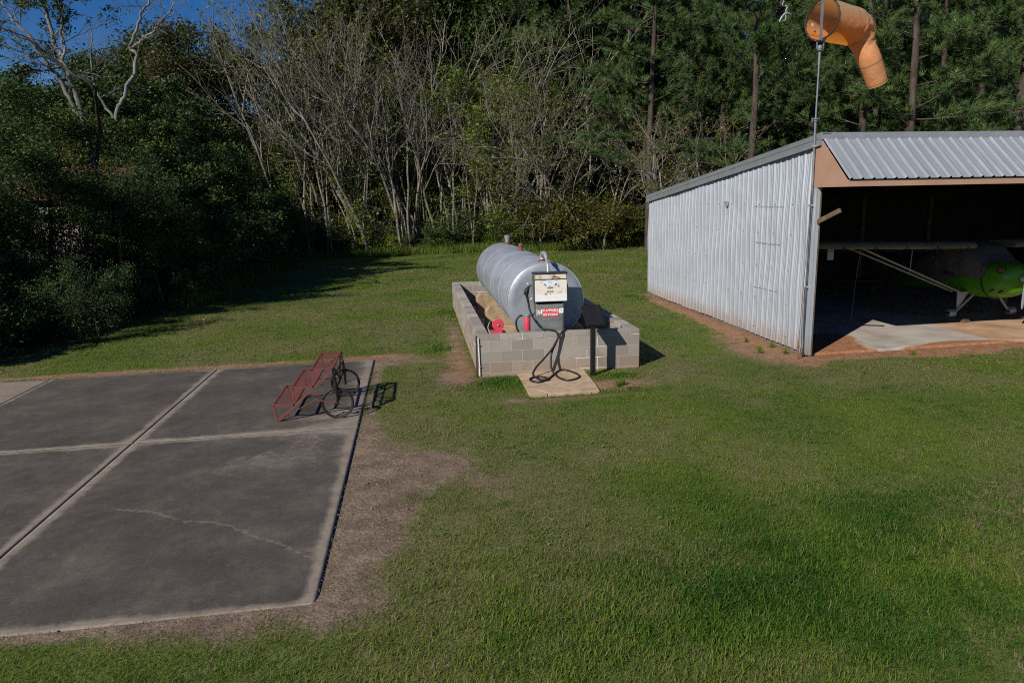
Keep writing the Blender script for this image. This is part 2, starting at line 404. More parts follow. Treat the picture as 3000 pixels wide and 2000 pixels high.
MT = {}
MT['ground'] = mat_ground(); MT['pad'] = mat_pad(); MT['floor'] = mat_floor()
MT['block'] = mat_block('concrete_block', (0.25, 0.232, 0.21), (0.34, 0.312, 0.272), (0.39, 0.36, 0.318))
MT['cap'] = mat_block('concrete_cap', (0.26, 0.24, 0.23), (0.36, 0.33, 0.31), (0.47, 0.435, 0.405))
MT['mortar'] = mat_mortar()
MT['cradle'] = simple('ochre_concrete', (0.36, 0.265, 0.17), 0.92, 0, 0.35, 4, (0.22, 0.14, 0.075), 0.3, 0.2)
MT['slab'] = simple('buff_concrete', (0.42, 0.31, 0.21), 0.92, 0, 0.3, 5, (0.28, 0.195, 0.125), 0.3, 0.2)
MT['tank'] = mat_galv('galvanised_tank', (0.34, 0.37, 0.415), 0.40, 0.35, (1, 0.7, 1), 22, False, 0.7)
MT['weld'] = simple('bright_weld', (0.62, 0.64, 0.66), 0.38, 0.6, 0.2, 20)
MT['siding'] = mat_galv('galvanised_siding', (0.425, 0.458, 0.505), 0.45, 0.3, (1.5, 1.5, 0.35), 30, True, 0.25)
MT['roofing'] = mat_galv('galvanised_roofing', (0.33, 0.355, 0.385), 0.38, 0.35, (3, 0.4, 0.4), 25, False, 0.35)
MT['trim'] = mat_galv('grey_trim', (0.27, 0.29, 0.30), 0.45, 0.35, (1, 1, 1), 25, False, 0.5)
MT['peach'] = simple('peach_board', (0.38, 0.225, 0.155), 0.75, 0, 0.12, 3)
MT['wood'] = simple('weathered_timber', (0.13, 0.09, 0.058), 0.88, 0, 0.5, 6, None, 0.4)
MT['greywood'] = simple('grey_timber', (0.16, 0.14, 0.12), 0.9, 0, 0.45, 5, None, 0.4)
MT['pole'] = simple('grey_pole', (0.19, 0.215, 0.235), 0.5, 0.3, 0.25, 8)
MT['galvpipe'] = simple('galvanised_pipe', (0.45, 0.47, 0.48), 0.45, 0.5, 0.25, 12)
MT['rust'] = simple('rusty_iron', (0.20, 0.085, 0.045), 0.85, 0.1, 0.5, 18, (0.08, 0.035, 0.02))
MT['darkgreen'] = simple('dark_green_paint', (0.055, 0.075, 0.065), 0.45, 0.1, 0.4, 10, (0.02, 0.028, 0.026))
MT['pumptop'] = simple('pump_roof_paint', (0.035, 0.045, 0.05), 0.5, 0.1, 0.4, 12)
MT['steel'] = mat_galv('dull_steel', (0.33, 0.35, 0.345), 0.38, 0.6, (1, 1, 3), 20)
MT['dial'] = mat_rust('chipped_cream_enamel', (0.74, 0.70, 0.62), 0.37)
MT['whitepanel'] = simple('white_enamel', (0.80, 0.80, 0.79), 0.4, 0, 0.06, 8)
MT['cream'] = mat_rust('peeling_cream', (0.70, 0.60, 0.45), 0.42)
MT['paper'] = simple('paper', (0.74, 0.74, 0.76), 0.7, 0, 0.04, 20)
MT['tape'] = simple('blue_tape', (0.03, 0.16, 0.42), 0.6, 0, 0.15, 20)
MT['black'] = simple('black_paint', (0.010, 0.011, 0.012), 0.42, 0, 0.3, 10)
MT['rubber'] = simple('black_rubber', (0.013, 0.012, 0.012), 0.55, 0, 0.35, 10)
MT['red'] = simple('red_paint', (0.62, 0.055, 0.085), 0.45, 0, 0.15, 10)
MT['signred'] = simple('sign_red', (0.68, 0.02, 0.035), 0.45, 0, 0.08, 10)
MT['signwhite'] = simple('sign_white', (0.85, 0.85, 0.84), 0.45, 0, 0.04, 10)
MT['plate'] = mat_rust('red_oxide_plate', (0.40, 0.075, 0.055), 0.38)
MT['cart'] = mat_rust('faded_red_steel', (0.150, 0.036, 0.034), 0.43)
MT['ink'] = simple('dark_ink', (0.03, 0.028, 0.026), 0.7, 0, 0.1, 10)
MT['brass'] = simple('brass', (0.55, 0.40, 0.16), 0.35, 0.8, 0.2, 10)
MT['pvc'] = simple('white_pipe', (0.70, 0.69, 0.66), 0.5, 0, 0.1, 10)
MT['brownsteel'] = simple('brown_steel', (0.055, 0.032, 0.026), 0.65, 0.2, 0.35, 14)

# ================================================================== SETTING
def left_edge(y):
    return np.interp(y, [0, 8, 14, 16.4, 18.9, 24.6, 34, 44.6, 60], [-16, -13, -10.2, -9.2, -8.4, -7.5, -7.2, -7.0, -7.0])
def far_edge(x): return np.interp(x, [-10, -6, 4, 8, 14, 20, 40], [43.5, 43.5, 43.0, 41.5, 42.5, 38, 36])
xs = np.concatenate([[-700, -250, -100, -50, -32, -24, -19, -16], np.arange(-14, 26, 0.2), [26, 28, 31, 36, 45, 60, 110, 280, 700]])
ys = np.concatenate([[-300, -90, -30, -10, -2, 0.5], np.arange(2, 48, 0.2), [48, 50, 53, 58, 66, 80, 120, 280, 800]])
gx, gy = np.meshgrid(xs, ys); nx_, ny_ = len(xs), len(ys)
X = gx.ravel(); Y = gy.ravel()
near = (X > -16) & (X < 28) & (Y > 0) & (Y < 50)
Z = gz(X, Y)-0.009+np.where(near, 0.03*(fnoise(X*0.35, Y*0.35, 5)-0.5)+0.015*(fnoise(X*1.6, Y*1.6, 6)-0.5), 0)
Z = np.where(inside_built(X, Y), np.minimum(Z, gz(X, Y)-0.03), Z)
deep = inside_built(X-0.3, Y) & inside_built(X+0.3, Y) & inside_built(X, Y-0.3) & inside_built(X, Y+0.3)
Z = np.where(deep, gz(X, Y)-0.14, Z)
idx = np.arange(nx_*ny_).reshape(ny_, nx_)
Q = np.stack([idx[:-1, :-1], idx[:-1, 1:], idx[1:, 1:], idx[1:, :-1]], -1).reshape(-1, 4)
me = mesh_np('ground', np.stack([X, Y, Z], 1), Q, None, MT['ground'], True)
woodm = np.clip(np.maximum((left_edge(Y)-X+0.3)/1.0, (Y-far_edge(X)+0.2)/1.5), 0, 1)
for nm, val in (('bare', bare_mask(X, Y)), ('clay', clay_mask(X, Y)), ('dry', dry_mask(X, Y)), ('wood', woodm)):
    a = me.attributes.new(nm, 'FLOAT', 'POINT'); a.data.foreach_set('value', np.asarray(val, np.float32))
ground = link('ground', me); ground['kind'] = 'structure'; ground['label'] = 'mown lawn with worn tan and reddish bare patches'

def seg_dist(px, py, poly):
    d = np.full(px.shape, 9.0)
    for (ax, ay), (bx, by) in zip(poly[:-1], poly[1:]):
        t = np.clip(((px-ax)*(bx-ax)+(py-ay)*(by-ay))/((bx-ax)**2+(by-ay)**2), 0, 1)
        d = np.minimum(d, np.hypot(px-ax-t*(bx-ax), py-ay-t*(by-ay)))
    return d
CRACK = [(-3.33, 7.74), (-2.95, 7.61), (-2.5, 7.27), (-2.2, 7.2), (-1.99, 7.06), (-1.65, 6.72), (-1.41, 6.56), (-1.12, 6.25), (-0.96, 6.10)]
def slab_grid(x0, x1, y0, y1, step, th):
    nx = max(2, int((x1-x0)/step)+1); ny = max(2, int((y1-y0)/step)+1)
    a, b = np.meshgrid(np.linspace(x0, x1, nx), np.linspace(y0, y1, ny)); a = a.ravel(); b = b.ravel()
    i = np.arange(nx*ny).reshape(ny, nx)
    q = np.stack([i[:-1, :-1], i[:-1, 1:], i[1:, 1:], i[1:, :-1]], -1).reshape(-1, 4)
    loop = np.concatenate([i[0, :-1], i[:-1, -1], i[-1, :0:-1], i[:0:-1, 0]])
    edge = np.minimum(np.minimum(a-x0, x1-a), np.minimum(b-y0, y1-b))
    wob = 0.006*(fnoise(a*9, b*9, 2)-0.5)*(edge < 0.01)
    top = np.stack([a+wob, b+wob, gz(a, b)], 1); low = top[loop].copy(); low[:, 2] -= th
    k = len(top); n = len(loop); j = np.arange(n)
    sq = np.stack([loop, k+j, k+(j+1) % n, loop[(j+1) % n]], -1)
    return np.vstack([top, low]), np.vstack([q, sq]), edge, a, b, np.concatenate([np.arange(k), loop])
V = []; F = []; CL = []; CK = []; k = 0
xe = [-10.25, -7.149, -4.03, -0.943]; ye = [5.431, 10.062, 14.501]
for ix in range(3):
    for iy in range(2):
        g = 0.011
        v, q, e, a, b, mp = slab_grid(xe[ix]+g, xe[ix+1]-(g if ix < 2 else 0), ye[iy]+(g if iy else 0), ye[iy+1]-(g if iy == 0 else 0), 0.032, 0.16)
        er = np.abs(b-10.06); ej = np.abs(a+4.03); e0 = -0.943-a
        cl = 0.85*np.exp(-(e/0.085)**2)+0.42*np.exp(-(ej/0.2)**2)+0.32*np.exp(-(er/0.22)**2)+0.5*np.exp(-(e0/0.16)**2)
        cl = cl+0.60*gauss(a, b, -1.2, 10.7, 1.0, 1.0)+0.5*gauss(a, b, -1.05, 13.0, 0.5, 1.8)+0.3*gauss(a, b, -2.5, 8.9, 0.5, 0.4)+0.28*gauss(a, b, -1.5, 9.2, 0.7, 0.6)+(0.9 if ix == 0 and iy == 1 else 0)+0.12*gauss(a, b, -1.6, 8.6, 1.0, 1.0)+0.25*np.exp(-((b-5.43)/0.3)**2)
        ck = np.clip(1-seg_dist(a, b, CRACK)/0.05, 0, 1)
        V.append(v); F.append(q+k); k += len(v); CL.append(cl[mp]); CK.append(ck[mp])
me = mesh_np('concrete_pad', np.vstack(V), np.vstack(F), None, MT['pad'])
for nm, val in (('clean', np.concatenate(CL)), ('crack', np.concatenate(CK))):
    a = me.attributes.new(nm, 'FLOAT', 'POINT'); a.data.foreach_set('value', np.asarray(np.clip(val, 0, 1.2), np.float32))
pad = link('concrete_pad', me); pad['kind'] = 'structure'; pad['label'] = 'dark weathered concrete pad of jointed slabs'

# hangar floor of poured concrete
v, q, e, a, b, mp = slab_grid(7.42, 20.4, 12.55, 21.9, 0.12, 0.15)
me = mesh_np('hangar_floor', v+np.array([0, 0, 0.012]), q, None, MT['floor'])
stain = np.clip((a-11.62-0.05*(b-14.6))/0.05, 0, 1)
dirt = np.clip(1.25-(b-12.50-0.18*np.sin(a*1.9))/0.26, 0, 1.2)+1.3*np.clip((9.15+0.35*(b-13)-a)/0.7, 0, 1)*np.clip((14.6-b)/0.7, 0, 1)
for nm, val in (('stain', stain), ('dirt', dirt)):
    at = me.attributes.new(nm, 'FLOAT', 'POINT'); at.data.foreach_set('value', np.asarray(np.clip(val, 0, 1.2)[mp], np.float32))
fl = link('hangar_floor', me); fl['kind'] = 'structure'; fl['label'] = 'pale and orange stained concrete floor of the open hangar'

# small concrete slab in front of the block wall, its near left corner broken off
mb = MB()
def slabpoly(poly, th):
    n = len(poly); top = [(x, y, float(gz(x, y))+0.03) for x, y in poly]; low = [(x, y, z-th) for x, y, z in top]
    mb.add(top+low, [tuple(range(n)), tuple(range(2*n-1, n-1, -1))]+[(i, n+i, n+(i+1) % n, (i+1) % n) for i in range(n)])
slabpoly([(1.745, 12.485), (1.735, 11.36), (1.84, 11.32), (1.93, 11.24), (2.00, 11.15), (2.045, 11.035), (2.45, 11.0), (2.895, 10.985), (2.93, 11.4), (2.975, 12.485)], 0.12)
slabpoly([(1.733, 11.345), (1.733, 10.99), (2.03, 11.025), (1.985, 11.14), (1.92, 11.225), (1.835, 11.305)], 0.12)
o = mb.build('concrete_slab', MT['slab'], None, bevel=0.006); o['kind'] = 'structure'; o['label'] = 'small buff concrete slab with one cracked corner'

# ================================================================== BLOCK ENCLOSURE
rng = random.Random(5)
WX0, WX1, WY0, WY1 = 1.045, 4.045, 12.493, 21.322
wall = thing('block_enclosure', 'low grey concrete block wall boxed around the silver tank', 'wall', (2.545, 16.9, 0))
bl = MB(); cp = MB(); mo = MB(); g = 0.0045
def jit(): return rng.uniform(-0.0015, 0.0015)
def run_x(y0, y1, z0, z1, start, mbx):
    x = WX0-start
    while x < WX1-0.01:
        a = max(x, WX0); b = min(x+0.4, WX1)
        if b-a > 0.05:
            j = jit(); mbx.box((a+(g if a > WX0 else 0), y0+j, z0+g), (b-(g if b < WX1 else 0), y1+j, z1-g))
        x += 0.4
def run_y(x0, x1, z0, z1, start, mbx, ya, yb, L=0.4):
    y = ya-start
    while y < yb-0.01:
        a = max(y, ya); b = min(y+L, yb)
        if b-a > 0.03:
            j = jit(); mbx.box((x0+j, a+g, z0+g), (x1+j, b-g, z1-g))
        y += L
for i, (z0, z1) in enumerate(((-0.30, 0.0), (0.0, 0.2), (0.2, 0.4), (0.4, 0.6))):
    st = (0.2, 0.2, 0.0, 0.2)[i]
    run_x(WY0, WY0+0.2, z0, z1, st, bl); run_x(WY1-0.2, WY1, z0, z1, st, bl)
    run_y(WX0, WX0+0.2, z0, z1, 0.2-st, bl, WY0+0.2, WY1-0.2); run_y(WX1-0.2, WX1, z0, z1, 0.2-st, bl, WY0+0.2, WY1-0.2)
run_x(WY0-0.004, WY0+0.2, 0.6, 0.7, 0.0, cp); run_x(WY1-0.2, WY1+0.003, 0.6, 0.7, 0.0, cp)
run_y(WX0-0.004, WX0+0.203, 0.6, 0.7, 0.0, cp, WY0+0.2, WY1-0.2, 0.4); run_y(WX1-0.203, WX1+0.004, 0.6, 0.7, 0.0, cp, WY0+0.2, WY1-0.2, 0.4)
d = 0.002
mo.box((WX0+d, WY0+d, -0.3), (WX1-d, WY0+0.2-d, 0.6885)); mo.box((WX0+d, WY1-0.2+d, -0.3), (WX1-d, WY1-d, 0.6885))
mo.box((WX0+d, WY0+0.2-d, -0.3), (WX0+0.2-d, WY1-0.2+d, 0.6885)); mo.box((WX1-0.2+d, WY0+0.2-d, -0.3), (WX1-d, WY1-0.2+d, 0.6885))
bl.build('blocks', MT['block'], wall, bevel=0.003); cp.build('capping', MT['cap'], wall, bevel=0.007); mo.build('mortar', MT['mortar'], wall)
MB().box((WX0+0.15, WY0+0.15, -0.28), (WX1-0.15, WY1-0.15, -0.03)).build('enclosure_floor', MT['slab'], wall)

# pipes against the left corner of the wall
o = MB().bar((WX0-0.035, WY0+0.015, -0.2), (WX0-0.03, WY0+0.02, 0.69), 0.028, 0.05, (0, 1, 0)).build('angle_iron', MT['brownsteel'])
tag(o, 'dark brown steel post standing at the front left corner of block wall', 'post')
cdt = thing('conduit', 'thin white pipe clipped to the front left corner of block wall', 'pipe', (WX0+0.005, WY0-0.02, -0.1))
MB().tube([(WX0+0.012, WY0-0.018, -0.04), (WX0+0.008, WY0-0.018, 0.3), (WX0-0.002, WY0-0.018, 0.66)], 0.0115, 8).build('pipe', MT['pvc'], cdt, True)
for z in (0.52, 0.12): MB().box((WX0-0.012, WY0-0.032, z), (WX0+0.03, WY0-0.003, z+0.014)).build('clip', MT['galvpipe'], cdt)

# ================================================================== TANK AND CRADLES
TX, TZ, TR, TY0, TY1 = 2.447, 1.150, 0.748, 13.42, 20.2
tank = thing('fuel_tank', 'long silver horizontal fuel tank lying inside the block enclosure', 'tank', (TX, 16.7, TZ-TR))
MB().lathe([(-0.035, 0.0), (-0.032, 0.3), (-0.02, 0.6), (-0.004, TR-0.012), (0.01, TR), (TY1-TY0-0.01, TR), (TY1-TY0+0.02, 0.6), (TY1-TY0+0.03, 0.0)], (TX, TY0, TZ), (0, 1, 0), 96).build('shell', MT['tank'], tank, True, auto=50)
for y, rr in ((TY0+0.004, 0.013), (14.85, 0.007), (16.4, 0.007), (18.2, 0.007)):
    MB().tube([(TX+math.cos(t)*TR, y, TZ+math.sin(t)*TR) for t in np.linspace(0, 2*math.pi, 96, endpoint=False)], rr, 6, closed=True).build('weld_seam', MT['weld'], tank, True)
top = TZ+TR
vt = MB().lathe([(-0.02, 0.10), (0.015, 0.105), (0.02, 0.075), (0.06, 0.07)], (TX+0.06, 19.5, top), n=24).build('vent_base', MT['rust'], tank, True)
MB().lathe([(0.06, 0.068), (0.16, 0.068), (0.165, 0.078), (0.235, 0.078), (0.245, 0.06)], (TX+0.06, 19.5, top), n=24).build('emergency_vent', MT['steel'], tank, True)
MB().cyl((TX+0.16, 19.5, top+0.2), (TX+0.21, 19.5, top+0.21), 0.012, 8).build('vent_bolt', MT['rust'], tank)
MB().lathe([(-0.01, 0.09), (0.012, 0.09), (0.014, 0.052), (0.10, 0.05), (0.105, 0.066), (0.125, 0.068), (0.13, 0.045), (0.165, 0.04), (0.18, 0.02)], (TX+0.02, 16.7, top), n=20).build('filler_cap', MT['rust'], tank, True)
MB().lathe([(-0.005, 0.03), (0.012, 0.03), (0.014, 0.012), (0.025, 0.012)], (TX+0.25, 16.3, TZ+math.sqrt(TR**2-0.25**2)), n=12).build('bung', MT['rust'], tank, True)
MB().lathe([(-0.01, 0.085), (0.015, 0.085), (0.018, 0.05), (0.05, 0.048)], (TX-0.03, 13.55, top), n=20).build('suction_flange', MT['rust'], tank, True)
MB().tube(spline([(TX-0.03, 13.55, top+0.03), (TX-0.032, 13.55, top+0.10), (TX-0.03, 13.46, top+0.17), (TX-0.02, 13.28, top+0.16), (TX-0.02, 13.12, top+0.06), (TX-0.02, 13.02, top-0.03), (TX-0.02, 12.98, top-0.18)], 5),
          [0.045]*10+[0.042]*8+[0.026]*13, 14).build('suction_pipe', MT['galvpipe'], tank, True)

for y, lab in ((13.9, 'ochre concrete cradle under the near end of the silver tank'), (16.45, 'ochre concrete cradle under the middle of the silver tank'), (18.95, 'ochre concrete cradle under the far end of the silver tank')):
    zt = 0.62; half = 0.87; pts = [(TX-half, -0.05), (TX-half, zt-0.10), (TX-half+0.10, zt)]
    for t in np.linspace(-0.72, 0.72, 15):
        pts.append((TX+(TR+0.004)*math.sin(t), TZ-(TR+0.004)*math.cos(t)))
    pts += [(TX+half-0.10, zt), (TX+half, zt-0.10), (TX+half, -0.05)]
    o = MB().prism(pts, 'y', y-0.0, y+0.32).build('tank_cradle', MT['cradle'], None, bevel=0.012); tag(o, lab, 'cradle', 'concrete cradles under the tank')

# ================================================================== FUEL PUMP
pump = thing('fuel_pump', 'old fuel pump with cream dial face in front of the silver tank', 'fuel pump', (2.43, 13.0, -0.03))
MB().box((2.125, 12.815, 1.222), (2.75, 13.03, 1.735)).build('head', MT['darkgreen'], pump, bevel=0.008)
MB().box((2.112, 12.79, 1.735), (2.762, 13.045, 1.757)).build('top_cover', MT['pumptop'], pump, bevel=0.006)
MB().box((2.135, 12.806, 1.642), (2.735, 12.8155, 1.722)).build('light_panel', MT['cream'], pump)
dial = MB().box((2.145, 12.800, 1.226), (2.742, 12.8155, 1.620)).build('dial_face', MT['dial'], pump, bevel=0.004)
MB().box((2.146, 12.7955, 1.230), (2.741, 12.7995, 1.345)).build('lower_panel', MT['whitepanel'], dial)
MB().box((2.325, 12.797, 1.497), (2.535, 12.7995, 1.622)).build('paper_note', MT['paper'], dial)
for (x, z, a) in ((2.32, 1.628, 0.05), (2.535, 1.632, 0.0), (2.333, 1.535, -0.7), (2.53, 1.538, 0.65)):
    dx = Vector((math.cos(a), 0, math.sin(a)))*0.026
    MB().bar(Vector((x, 12.7955, z))-dx, Vector((x, 12.7955, z))+dx, 0.0025, 0.022, (-math.sin(a), 0, math.cos(a))).build('tape', MT['tape'], dial)
for z, wd in ((1.479, 0.135), (1.409, 0.14)):
    MB().box((2.428-wd/2, 12.7985, z-0.020), (2.428+wd/2, 12.7998, z+0.020)).build('counter_window', MT['cream'], dial)
MB().box((2.405, 12.797, 1.510), (2.45, 12.7998, 1.514)).build('slot', MT['ink'], dial)
put_text('2000', 0.042, (2.428, 12.7975, 1.479), MT['ink'], dial, bold=0.001, width=0.105)
put_text('00 0.0', 0.036, (2.428, 12.7975, 1.409), MT['ink'], dial, bold=0.0012, width=0.115)
put_text('8', 0.026, (2.43, 12.7975, 1.362), MT['ink'], dial, bold=0.001)
for z in (1.59, 1.562): put_text('mm mmm mm', 0.012, (2.43, 12.7955, z), MT['pole'], dial, width=0.11) if False else MB().box((2.39, 12.7955, z), (2.465, 12.7968, z+0.004)).build('print_line', MT['pole'], dial)
cab = MB().box((2.178, 12.862, -0.05), (2.69, 13.05, 1.168)).build('cabinet', MT['steel'], pump, bevel=0.008)
MB().box((2.19, 12.90, 1.166), (2.68, 13.04, 1.224)).build('gap_shroud', MT['black'], pump)
MB().box((2.20, 12.855, 0.02), (2.668, 12.8625, 1.14)).build('access_panel', MT['steel'], pump, bevel=0.003)
sg = MB().box((2.293, 12.850, 0.932), (2.590, 12.8555, 1.090)).build('warning_sign', MT['signred'], pump)
put_text('FLAMMABLE', 0.066, (2.4415, 12.8485, 1.051), MT['signwhite'], sg, bold=0.0016, width=0.278)
put_text('NO SMOKING', 0.066, (2.4415, 12.8485, 0.970), MT['signwhite'], sg, bold=0.0016, width=0.278)
MB().box((2.32, 12.849, 1.0095), (2.575, 12.8505, 1.0125)).build('divider', MT['signwhite'], sg)
ls = MB(); ls.box((2.18, 12.851, 0.965), (2.192, 12.8555, 1.075)); ls.box((2.208, 12.851, 0.985), (2.216, 12.8555, 1.058)); ls.bar((2.212, 12.853, 1.055), (2.236, 12.853, 0.99), 0.003, 0.009, (1, 0, 0)); ls.box((2.234, 12.851, 0.985), (2.242, 12.8555, 1.058)); ls.prism([(2.25, 1.0), (2.285, 0.985), (2.288, 1.07), (2.262, 1.075), (2.256, 1.04)], 'y', 12.851, 12.8555)
ls.build('torn_sticker', MT['signwhite'], pump)
rs = MB().prism([(2.595, 0.995), (2.682, 0.992), (2.684, 1.088), (2.64, 1.082), (2.598, 1.073)], 'y', 12.851, 12.8555).build('faded_sticker', MT['signwhite'], pump)
MB().box((2.632, 12.8495, 1.02), (2.642, 12.8515, 1.068)).box((2.652, 12.8495, 1.02), (2.66, 12.8515, 1.06)).build('faded_lettering', MT['galvpipe'], rs)
# nozzle hung on the left side, with its boot and lever
noz = MB().tube(spline([(2.10, 12.93, 1.52), (2.055, 12.92, 1.50), (2.01, 12.91, 1.43), (2.005, 12.905, 1.36), (2.02, 12.90, 1.28), (2.035, 12.90, 1.20)], 4),
                [0.012]*4+[0.016, 0.024, 0.034, 0.042]+[0.046, 0.046, 0.044, 0.04]+[0.034, 0.03, 0.026, 0.024]+[0.022]*5, 12).build('nozzle', MT['rubber'], pump, True)
MB().lathe([(0, 0.024), (0.05, 0.026), (0.055, 0.01)], (1.955, 12.91, 1.37), (0.9, 0, 0.3), 10).build('swivel', MT['rubber'], noz, True)
MB().tube(spline([(2.03, 12.89, 1.40), (2.085, 12.89, 1.36), (2.10, 12.89, 1.30), (2.075, 12.89, 1.265), (2.04, 12.89, 1.25)], 4), 0.006, 6).build('lever_guard', MT['galvpipe'], noz, True)
MB().tube([(2.035, 12.885, 1.41), (2.065, 12.885, 1.345), (2.06, 12.885, 1.30)], 0.006, 6).build('lever', MT['steel'], noz)
MB().box((2.098, 12.85, 1.24), (2.1245, 12.97, 1.60)).build('nozzle_boot', MT['steel'], pump, bevel=0.004)
MB().tube([(2.03, 12.90, 1.515), (2.015, 12.90, 1.545), (2.035, 12.90, 1.565)], 0.007, 6).build('hanger_hook', MT['steel'], pump)
MB().tube(spline([(2.165, 12.99, 1.20), (2.160, 12.97, 1.08), (2.155, 12.95, 0.99), (2.10, 12.95, 0.965)], 4), 0.011, 8).build('rusty_pipe', MT['rust'], pump, True)
# delivery hose: down from the nozzle, over the wall, coiled on the slab
hose = [(2.035, 12.90, 1.20), (2.05, 12.88, 1.09), (2.10, 12.84, 0.95), (2.18, 12.80, 0.82), (2.27, 12.77, 0.73), (2.36, 12.70, 0.716), (2.44, 12.58, 0.72), (2.478, 12.47, 0.70), (2.498, 12.44, 0.62), (2.439, 12.40, 0.50),
        (2.365, 12.36, 0.36), (2.332, 12.30, 0.205), (2.332, 12.22, 0.075), (2.38, 12.1, 0.0), (2.41, 11.88, -0.004), (2.50, 11.69, -0.004), (2.66, 11.745, -0.003), (2.778, 11.93, -0.002), (2.752, 12.16, -0.001), (2.651, 12.40, 0.0),
        (2.527, 12.42, 0.0), (2.41, 12.26, -0.001), (2.24, 11.93, -0.003), (2.09, 11.74, -0.006), (1.985, 11.69, -0.007), (1.895, 11.80, -0.008), (1.885, 11.92, -0.008), (1.945, 12.02, -0.007), (2.045, 12.055, -0.006), (2.14, 12.015, -0.005),
        (2.188, 11.91, 0.0), (2.195, 11.82, 0.004), (2.14, 11.765, 0.006), (2.05, 11.79, 0.012), (1.985, 11.95, 0.02), (1.968, 12.08, 0.05), (2.047, 12.19, 0.14), (2.225, 12.29, 0.285), (2.378, 12.36, 0.437), (2.488, 12.41, 0.61), (2.567, 12.45, 0.70),
        (2.63, 12.55, 0.722), (2.66, 12.68, 0.705), (2.65, 12.78, 0.60), (2.60, 12.84, 0.45)]
MB().tube(spline(hose, 6), 0.0185, 10).build('delivery_hose', MT['rubber'], pump, True)

# filter on the feed line
flt = thing('fuel_filter', 'red canister fuel filter hung on pipework left of the pump', 'filter', (2.02, 12.98, 0.66))
MB().lathe([(0.0, 0.045), (0.006, 0.056), (0.02, 0.060), (0.25, 0.060), (0.262, 0.055)], (2.02, 12.98, 0.662), n=28).build('canister', MT['red'], flt, True)
MB().lathe([(0.262, 0.063), (0.30, 0.063), (0.305, 0.058), (0.318, 0.05)], (2.02, 12.98, 0.662), n=28).build('filter_head', MT['steel'], flt, True)
MB().tube([(1.955, 12.98, 0.955), (1.92, 12.98, 0.953)], 0.016, 8).build('fitting', MT['galvpipe'], flt, True)
MB().tube([(2.08, 12.98, 0.955), (2.15, 12.97, 0.955)], 0.013, 8).build('fitting', MT['galvpipe'], flt, True)
for k in range(4): MB().cyl((1.985+k*0.024, 12.93, 0.962), (1.985+k*0.024, 12.918, 0.962), 0.006, 6).build('bolt', MT['ink'], flt)
MB().tube(spline([(1.93, 12.98, 0.953), (1.88, 12.98, 0.945), (1.83, 12.98, 0.90), (1.808, 12.98, 0.83), (1.815, 12.98, 0.74), (1.85, 12.98, 0.65), (1.90, 12.98, 0.55), (1.92, 13.0, 0.3)], 5), 0.018, 10).build('feed_hose', MT['rubber'], flt, True)

# grounding reel on its plate
MB_ = MB()
pl = thing('reel_shelf', 'red oxide steel shelf inside the front left corner of the block wall', 'shelf', (1.46, 13.1, 0.0))
MB().box((1.285, 12.835, 0.595), (1.635, 13.45, 0.62)).build('plate', MT['plate'], pl, bevel=0.003)
MB().box((1.33, 13.2, -0.03), (1.42, 13.3, 0.595)).build('leg', MT['brownsteel'], pl); MB().box((1.52, 13.2, -0.03), (1.60, 13.3, 0.595)).build('leg', MT['brownsteel'], pl)
reel = thing('grounding_reel', 'bright red round cable reel standing on the red shelf', 'cable reel', (1.47, 13.05, 0.62))
rc = (1.475, 13.06, 0.785)
MB().lathe([(-0.045, 0.106), (-0.036, 0.109), (-0.03, 0.10), (0.03, 0.10), (0.036, 0.109), (0.045, 0.106)], rc, (0, 1, 0), 40).build('drum', MT['red'], reel, True)
MB().prism([(1.40, 0.622), (1.55, 0.622), (1.53, 0.70), (1.42, 0.70)], 'y', 13.0, 13.014).build('bracket', MT['red'], reel)
MB().prism([(1.40, 0.622), (1.55, 0.622), (1.53, 0.70), (1.42, 0.70)], 'y', 13.106, 13.12).build('bracket', MT['red'], reel)
MB().lathe([(0, 0.022), (0.012, 0.022), (0.018, 0.012), (0.026, 0.012)], (1.475, 13.015, 0.785), (0, -1, 0), 14).build('hub', MT['steel'], reel, True)
MB().cyl((1.45, 13.016, 0.815), (1.45, 13.009, 0.815), 0.008, 8).build('bolt', MT['ink'], reel)
cbl = MB().tube(spline([(1.43, 13.10, 0.86), (1.36, 13.06, 0.875), (1.30, 13.0, 0.83), (1.272, 12.95, 0.76), (1.29, 12.92, 0.68), (1.33, 12.89, 0.64), (1.40, 12.87, 0.632), (1.47, 12.87, 0.63)], 6), 0.0045, 6).build('ground_wire', MT['pvc'], reel, True)
MB().tube([(1.345, 13.05, 0.872), (1.31, 13.01, 0.843)], 0.008, 6).build('ferrule', MT['brass'], cbl)
MB().box((1.37, 12.852, 0.6225), (1.43, 12.885, 0.645)).bar((1.43, 12.868, 0.634), (1.50, 12.862, 0.63), 0.018, 0.012).build('clamp', MT['steel'], reel, bevel=0.003)

# ================================================================== BLACK LECTERN SIGN
sp = thing('sign_stand', 'black tilted sign board on a square post by the wall', 'sign', (3.05, 12.07, -0.04))
MB().box((3.012, 12.035, -0.12), (3.095, 12.118, 0.885)).build('post', MT['black'], sp, bevel=0.004)
mb = MB(); n_ = Vector((0, -0.52, 0.85)).normalized(); up_ = Vector((0, 0.85, 0.52)).normalized(); c0 = Vector((3.118, 12.27, 1.01))
def sl(cx_, wd_, ht_, t0, t1):
    q = []
    for t in (t0, t1):
        for a, b in ((-1, -1), (1, -1), (1, 1), (-1, 1)): q.append(c0+n_*t+Vector((a*wd_/2, 0, 0))+up_*(b*ht_/2))
    return q
FB = [(0,3,2,1),(4,5,6,7),(0,1,5,4),(1,2,6,5),(2,3,7,6),(3,0,4,7)]
MB().add(sl(0, 0.355, 0.56, -0.035, 0.022), FB).build('sign_board', MT['black'], sp, bevel=0.004)
